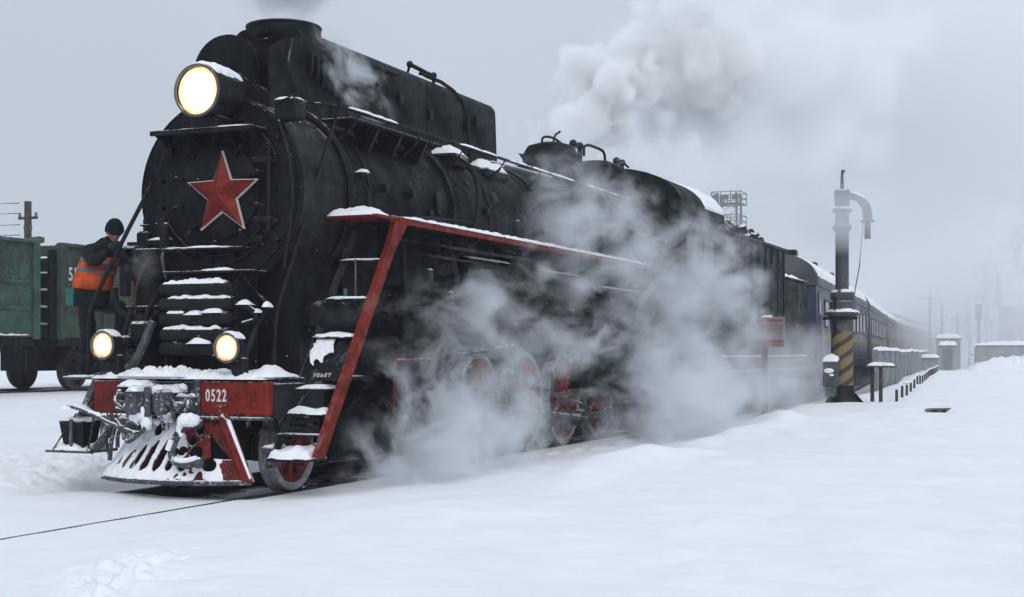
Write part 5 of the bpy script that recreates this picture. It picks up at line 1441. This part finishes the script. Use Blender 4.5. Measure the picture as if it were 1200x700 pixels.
# jacket hem, vest shell with tapes, collar, boots
def shell(rings, seg=28, wob=.01, seed=0):
    mb = MB(); rr = []
    for (cx, cy_, cz), rx, ry, tilt_ in rings:
        ring = []
        for i in range(seg):
            a = 2*PI*i/seg; n_ = 1 + wob/ .16*noise.noise(Vector((math.cos(a)*2+seed, math.sin(a)*2, cz*9)))
            x, y = rx*math.cos(a)*n_, ry*math.sin(a)*n_
            ring.append((cx + x, cy_ + y, cz - x*tilt_))
        rr.append(ring)
    return mb.loft(rr, caps=False)
obj('jacket_skirt', shell([((-1.56, 12.86, 2.02), .215, .19, .0), ((-1.57, 12.86, 2.12), .205, .185, .05), ((-1.55, 12.86, 2.30), .20, .185, .1)], seed=1), M['cloth'], pe, sol=.012, smooth=80)
vest = obj('safety_vest', shell([((-1.57, 12.86, 2.21), .215, .20, .10), ((-1.55, 12.86, 2.30), .212, .198, .12), ((-1.51, 12.86, 2.42), .212, .20, .15), ((-1.47, 12.86, 2.52), .205, .20, .18), ((-1.43, 12.86, 2.585), .19, .19, .2)], seed=3, wob=.012), M['orange'], pe, sol=.012, smooth=80)
def onvest(z):
    t = (z-2.21)/(2.585-2.21); return (-1.57+.14*t, 12.86, z)
for z in (2.40, 2.50):
    c = onvest(z); cb = onvest(z+.042)
    obj('reflective_tape', shell([((c[0], c[1], c[2]), .222, .213, .16), ((cb[0], cb[1], cb[2]), .219, .211, .17)], seed=3, wob=.012), M['stripe'], vest, sol=.006, smooth=80)
obj('collar', MB().ring((-1.355, 12.86, 2.70), (.35, 0, 1), .085, .04, 24, 8), M['jacket'], pe, smooth=80)
# head: face, nose, ears, mouth, knitted cap with fur edge; turned towards the engine and looking down
hd_rot = Matrix.Translation((-1.255, 12.85, 2.845)) @ Matrix.Rotation(R(-38), 4, 'Z') @ Matrix.Rotation(R(26), 4, 'Y')
bm = bmesh.new(); bmesh.ops.create_uvsphere(bm, u_segments=28, v_segments=20, radius=1)
for v in bm.verts:
    x, y, z = v.co
    s_ = Vector((x*.098, y*.077, z*.118))
    if z < 0: s_.y *= 1 + z*.35; s_.x *= 1 + z*.12
    s_.x += .016*math.exp(-((z+.75)/.25)**2)*max(0, x) # chin
    s_.x += .024*math.exp(-((z+.18)/.16)**2 - (y/.17)**2)*(x > 0)   # nose
    s_.x -= .014*math.exp(-((z-.02)/.14)**2 - ((abs(y)-.40)/.18)**2)*(x > 0)  # eye sockets
    s_.x += .007*math.exp(-((z+.50)/.07)**2 - (y/.3)**2)*(x > 0)
    v.co = s_
bm.transform(hd_rot)
head = obj('head', MB.__new__(MB) if False else bm, M['skin'], pe, smooth=80)
for sy in (-1, 1):
    b = MB(); b.ball((.0, sy*.078, -.005), (.022, .012, .034), 10); b.bm.transform(hd_rot); obj('ear', b, M['skin'], head, smooth=80)
    b = MB(); b.ball((.083, sy*.031, .004), .012, 10); b.bm.transform(hd_rot); obj('eye', b, M['cloth'], head)
    b = MB(); b.tube([(.092, sy*.048, .026), (.100, sy*.03, .032), (.100, sy*.014, .028)], .005, 6); b.bm.transform(hd_rot); obj('eyebrow', b, M['cloth'], head)
b = MB(); b.tube([(.093, -.026, -.060), (.101, 0, -.058), (.093, .026, -.060)], .005, 6); b.bm.transform(hd_rot); obj('mouth', b, M['signred'], head)
bm = bmesh.new(); bmesh.ops.create_uvsphere(bm, u_segments=28, v_segments=20, radius=1)
dele = [v for v in bm.verts if v.co.z < -.05 - .0*v.co.x and v.co.x > -.2 or v.co.z < -.45]
bmesh.ops.delete(bm, geom=dele, context='VERTS')
for v in bm.verts:
    n_ = 1 + .05*noise.noise(v.co*5)
    v.co = Vector((v.co.x*.113*n_ - .006, v.co.y*.095*n_, v.co.z*.128*n_ + .022))
bm.transform(hd_rot)
cap = obj('knitted_cap', bm, M['cloth'], pe, sol=.016, smooth=80)
b = MB(); b.ring((0.0, 0, .034), (.12, 0, 1), .098, .017, 28, 8); b.bm.transform(hd_rot @ Matrix.Diagonal((1.08, .92, 1, 1))); obj('cap_brim', b, M['jacket'], cap, smooth=80)
# gloved hands closed round the rod: palm plus five fingers each
def hand(name, c, ax, out, parent):
    """c palm centre, ax rod axis, out direction from wrist towards rod"""
    c = Vector(c); ax = Vector(ax).normalized(); out = Vector(out).normalized(); side = ax.cross(out).normalized()
    h = obj(name, MB().tube([c - out*.05, c - out*.01, c + out*.025], [.034, .042, .036], 10, 1), M['glove'], parent, smooth=80)
    for k, (o_, ln) in enumerate(((-.033, .9), (-.011, 1.0), (.011, .95), (.033, .8))):
        p = c + ax*o_ + out*.02; r = .03*ln
        pts = [p + side*.018, p + out*(.035*ln) + side*.02, p + out*(.055*ln) + side*.0, p + out*(.045*ln) - side*.028, p + out*.012 - side*.034]
        obj('finger', MB().tube(pts, [.012, .0115, .011, .010, .008], 8, 1), M['glove'], h, smooth=80)
    p = c + ax*.04 - out*.01
    obj('thumb', MB().tube([p, p + ax*.02 + out*.03 - side*.02, p + ax*.005 + out*.055 - side*.03], [.014, .012, .009], 8, 1), M['glove'], h, smooth=80)
    return h
hand('hand', (-1.045, 12.56, 2.66), (-.42, -.15, -.9), (.9, .1, .25), body)
hand('hand', (-1.02, 12.68, 2.60), (-.42, -.15, -.9), (.55, -.8, .1), body)
for (x, y, z) in ((-1.60, 12.75, 1.27), (-1.27, 12.93, 1.55)):
    bt = obj('boot', MB().tube([(x+.02, y, z+.14), (x+.01, y, z+.04), (x+.08, y-.005, z+.02), (x+.20, y-.01, z+.01)], [.068, .07, .062, .045], 12, 1), M['cloth'], body, smooth=80)
    obj('boot_sole', MB().box(x-.06, x+.24, y-.05, y+.04, z-.035, z-.012, .01), M['black'], bt)
obj('hood', rough(MB().ball((-1.40, 12.87, 2.70), (.10, .12, .075), 20), .03, 12), M['cloth'], pe, smooth=80)
obj('trouser_fold', rough(MB().tube([(-1.55, 12.75, 1.50), (-1.56, 12.75, 1.42), (-1.58, 12.75, 1.36)], [.085, .09, .08], 14, 1), .02, 16), M['jacket'], pe, smooth=80)
obj('pale_bag', MB().box(-1.12, -1.02, 12.75, 12.86, 2.12, 2.48, .02), M['jacket'], pe)
# ------------------------------------------------------------------ steam (real volumes with uneven density)
def steam_mat(name, radii, dens, scale, thr, gain, colr=(.93, .962, .99), absorb=None, seed=0.0, edge=1.0, aniso=.2, stretch=(1, 1, 1), detail=6, dist=.5, core=1.0, billow=0.0):
    m = bpy.data.materials.new(name); m.use_nodes = True; t = m.node_tree
    for n in list(t.nodes):
        if n.type != 'OUTPUT_MATERIAL': t.nodes.remove(n)
    out = [n for n in t.nodes if n.type == 'OUTPUT_MATERIAL'][0]
    tc = t.nodes.new('ShaderNodeTexCoord')
    ln = t.nodes.new('ShaderNodeVectorMath'); ln.operation = 'LENGTH'
    t.links.new(tc.outputs['Object'], ln.inputs[0])
    mp = t.nodes.new('ShaderNodeMapping'); mp.inputs['Scale'].default_value = tuple(r*s for r, s in zip(radii, stretch)); mp.inputs['Location'].default_value = (seed*3.7, seed*5.1, seed*1.9)
    t.links.new(tc.outputs['Object'], mp.inputs['Vector'])
    no = t.nodes.new('ShaderNodeTexNoise'); no.inputs['Scale'].default_value = scale; no.inputs['Detail'].default_value = detail; no.inputs['Roughness'].default_value = .66; no.inputs['Distortion'].default_value = dist
    t.links.new(mp.outputs[0], no.inputs['Vector'])
    def mth(op, a, b, c=None):
        n = t.nodes.new('ShaderNodeMath'); n.operation = op
        for i, v in enumerate((a, b) if c is None else (a, b, c)):
            if hasattr(v, 'links'): t.links.new(v, n.inputs[i])
            else: n.inputs[i].default_value = v
        return n.outputs[0]
    # noise + core*(1-r) - thr, scaled and clamped
    src = no.outputs['Fac']
    if billow:
        vo = t.nodes.new('ShaderNodeTexVoronoi'); vo.inputs['Scale'].default_value = scale*1.0; vo.feature = 'SMOOTH_F1'; vo.inputs['Smoothness'].default_value = .12
        vo.inputs['Detail'].default_value = 2.0; vo.inputs['Roughness'].default_value = .5
        wv = t.nodes.new('ShaderNodeVectorMath'); wv.operation = 'MULTIPLY_ADD'
        t.links.new(no.outputs['Color'], wv.inputs[0]); wv.inputs[1].default_value = (.5/scale*.3,)*3; t.links.new(mp.outputs[0], wv.inputs[2])
        t.links.new(wv.outputs[0], vo.inputs['Vector'])
        src = mth('SUBTRACT', mth('MULTIPLY', no.outputs['Fac'], .35), mth('MULTIPLY', vo.outputs['Distance'], billow))
    f = mth('ADD', src, mth('MULTIPLY', mth('SUBTRACT', 1.0, ln.outputs['Value']), core))
    f = mth('MULTIPLY', mth('SUBTRACT', f, thr), gain)
    cl = t.nodes.new('ShaderNodeClamp'); t.links.new(f, cl.inputs['Value'])
    fall = mth('MULTIPLY', mth('SUBTRACT', 1.0, ln.outputs['Value']), 4.0)
    c2 = t.nodes.new('ShaderNodeClamp'); t.links.new(fall, c2.inputs['Value'])
    d = mth('MULTIPLY', mth('MULTIPLY', cl.outputs[0], c2.outputs[0]), dens)
    pv = t.nodes.new('ShaderNodeVolumePrincipled')
    pv.inputs['Color'].default_value = (*colr, 1); pv.inputs['Anisotropy'].default_value = aniso
    pv.inputs['Density Attribute'].default_value = ''
    t.links.new(d, pv.inputs['Density']); t.links.new(pv.outputs[0], out.inputs['Volume'])
    return m
def steam(name, label, c, radii, rot=(0, 0, 0), group='drifting steam', **k):
    bm = bmesh.new(); bmesh.ops.create_icosphere(bm, subdivisions=3, radius=1.0)
    me = bpy.data.meshes.new(name); bm.to_mesh(me); bm.free()
    o = bpy.data.objects.new(name, me); col.objects.link(o)
    o.location = c; o.scale = radii; o.rotation_euler = tuple(R(a) for a in rot)
    me.materials.append(steam_mat(name, radii, **k))
    tag(o, label, 'steam', group); o['kind'] = 'stuff'
    return o
X = lambda l: XC + l
# dense cylinder-cock steam hugging the ground in front of the wheels
steam('steam_cloud', 'thick white steam rolling off the ground ahead of the driving wheels', (X(2.0), 15.1, .35), (1.0, 2.9, 1.6), dens=7.5, scale=1.3, thr=.60, gain=3.2, core=.30, seed=1)
steam('steam_cloud', 'thick white steam billowing behind the two red driving wheels', (X(2.3), 24.0, .45), (1.3, 4.7, 2.0), dens=6.0, scale=1.1, thr=.60, gain=3.0, core=.32, seed=2)
steam('steam_wisp', 'thin steam curling up the engine side above the cylinder', (X(2.0), 17.2, 1.7), (.8, 4.6, 1.3), dens=1.9, scale=1.7, thr=.58, gain=4, core=.18, seed=3, stretch=(1, .5, 1.1), dist=.55)
steam('steam_wisp', 'steam drifting up across the rear of the boiler', (X(1.9), 20.2, 3.5), (.7, 4.2, 1.3), dens=1.5, scale=1.6, thr=.57, gain=4, core=.20, seed=7, stretch=(1, .6, 1.1), dist=.55)
steam('steam_wisp', 'grey steam rising past the cab and tender front', (X(2.2), 25.2, 2.5), (.9, 6.2, 1.8), dens=1.6, scale=1.4, thr=.56, gain=4, core=.22, seed=4, stretch=(1, .6, 1), dist=.5)
steam('steam_wisp', 'low haze of steam along the tender wheels', (X(2.4), 32.0, .8), (1.0, 7.0, 1.7), dens=.9, scale=1.2, thr=.52, gain=3, core=.25, seed=5)
steam('steam_wisp', 'small curl of steam sliding down the casing beside the chimney', (X(.85), 14.6, 4.75), (.28, 1.1, .46), rot=(-25, 0, 0), dens=5.0, scale=4.2, thr=.58, gain=5, core=.18, seed=6, stretch=(1, .5, 1), dist=.55)
steam('steam_wisp', 'tiny puff of vapour by the pump behind the worker', (X(-.75), 12.7, 2.45), (.35, .3, .3), dens=2.5, scale=4, thr=.66, gain=2.5, core=.35, seed=8)
steam('steam_wisp', 'thin mist hanging round the top of the water crane', (-5.2, 32.0, 4.6), (1.4, 1.2, 1.0), dens=.7, scale=.8, thr=.40, gain=2, core=.5, seed=15)
# chimney smoke
steam('chimney_smoke', 'grey smoke leaving the chimney and blowing up out of frame', (X(-.1), 14.55, 6.55), (.85, 1.1, 1.35), dens=4.0, scale=1.6, thr=.56, gain=3, core=.5, seed=9, colr=(.7, .75, .8))
# the big plume from the safety valves: piled billows, then a soft cloud blown to the right
BL = dict(colr=(.978, .988, 1.0), aniso=-.15, detail=5, dist=.2)
steam('steam_plume', 'leftmost crisp billow of the white steam plume above the boiler', (-14.4, 43.9, 10.2), (2.8, 2.7, 3.1), dens=3.0, scale=.5, thr=-.17, gain=9, core=.9, billow=.85, seed=11, **BL)
steam('steam_plume', 'middle billow of the white steam plume, touching the top of the picture', (-12.7, 46.6, 11.0), (4.0, 3.6, 4.0), dens=1.5, scale=.42, thr=-.22, gain=7, core=.9, billow=.8, seed=21, **BL)
steam('steam_plume', 'low shoulder of the white steam plume just over the domes', (-15.1, 41.6, 8.6), (2.4, 2.4, 1.5), dens=1.4, scale=.7, thr=-.14, gain=6, core=.8, billow=.8, seed=22, **BL)
steam('steam_plume', 'right hand billow of the white steam plume fading into cloud', (-9.6, 50.5, 11.2), (5.5, 5.0, 4.3), dens=.8, scale=.3, thr=-.26, gain=3, core=.8, billow=.7, seed=23, **BL)
steam('steam_plume', 'wide soft steam cloud spreading over the far coaches to the right', (-17.5, 128.0, 25.5), (30, 20, 15.0), dens=.14, scale=.09, thr=.50, gain=3, core=.7, seed=12, colr=(.975, .985, .997), aniso=-.1, detail=4)
steam('steam_bank', 'bank of drifting steam that hides the far coaches', (X(-4.0), 135.0, 4.0), (34, 90, 14), dens=.017, scale=.05, thr=.40, gain=2, core=.5, seed=13, detail=3, colr=(.975, .985, .997))
steam('steam_bank', 'bank of drifting steam before the hazy house', (-4.5, 107.0, 5.0), (14, 12, 9), dens=.13, scale=.15, thr=.46, gain=2, core=.5, seed=14, detail=3, colr=(.975, .985, .997))

# ------------------------------------------------------------------ light snowfall
rnd = random.Random(5)
vv, ff = [], []
for k in range(1600):
    x, y, z = rnd.uniform(-16, 3), rnd.uniform(2.5, 24), rnd.uniform(.2, 7.5)
    if (x*x + y*y) < 25: continue
    r = rnd.uniform(.0014, .0030); b = len(vv)
    e = Vector((rnd.uniform(-.5, .5), rnd.uniform(-.5, .5), 1)).normalized()*r*1.5
    vv += [(x+r, y, z), (x-r, y, z), (x, y+r, z), (x, y-r, z), (x+e.x, y+e.y, z+e.z), (x-e.x, y-e.y, z-e.z)]
    ff += [(b+p, b+q, b+4) for p, q in ((0, 2), (2, 1), (1, 3), (3, 0))] + [(b+q, b+p, b+5) for p, q in ((0, 2), (2, 1), (1, 3), (3, 0))]
me = bpy.data.meshes.new('falling_snow'); me.from_pydata(vv, [], ff)
fo = bpy.data.objects.new('falling_snow', me); col.objects.link(fo); me.materials.append(M['snow'])
fo['kind'] = 'stuff'; fo['label'] = 'fine snowflakes falling through the air'; fo['category'] = 'snowfall'

# ------------------------------------------------------------------ winter haze
hz = MB().box(-420, 420, -120, 620, -2, 26)
me = bpy.data.meshes.new('haze'); hz.bm.to_mesh(me); hz.bm.free()
ho = bpy.data.objects.new('haze', me); col.objects.link(ho)
hm = bpy.data.materials.new('haze'); hm.use_nodes = True
for n in list(hm.node_tree.nodes):
    if n.type != 'OUTPUT_MATERIAL': hm.node_tree.nodes.remove(n)
pv = hm.node_tree.nodes.new('ShaderNodeVolumePrincipled')
pv.inputs['Density'].default_value = .0007; pv.inputs['Color'].default_value = (.93, .96, 1, 1); pv.inputs['Anisotropy'].default_value = .1
hm.node_tree.links.new(pv.outputs[0], [n for n in hm.node_tree.nodes if n.type == 'OUTPUT_MATERIAL'][0].inputs['Volume'])
me.materials.append(hm); ho['kind'] = 'stuff'; ho['label'] = 'pale winter haze over the yard'; ho['category'] = 'haze'
bpy.context.view_layer.update()
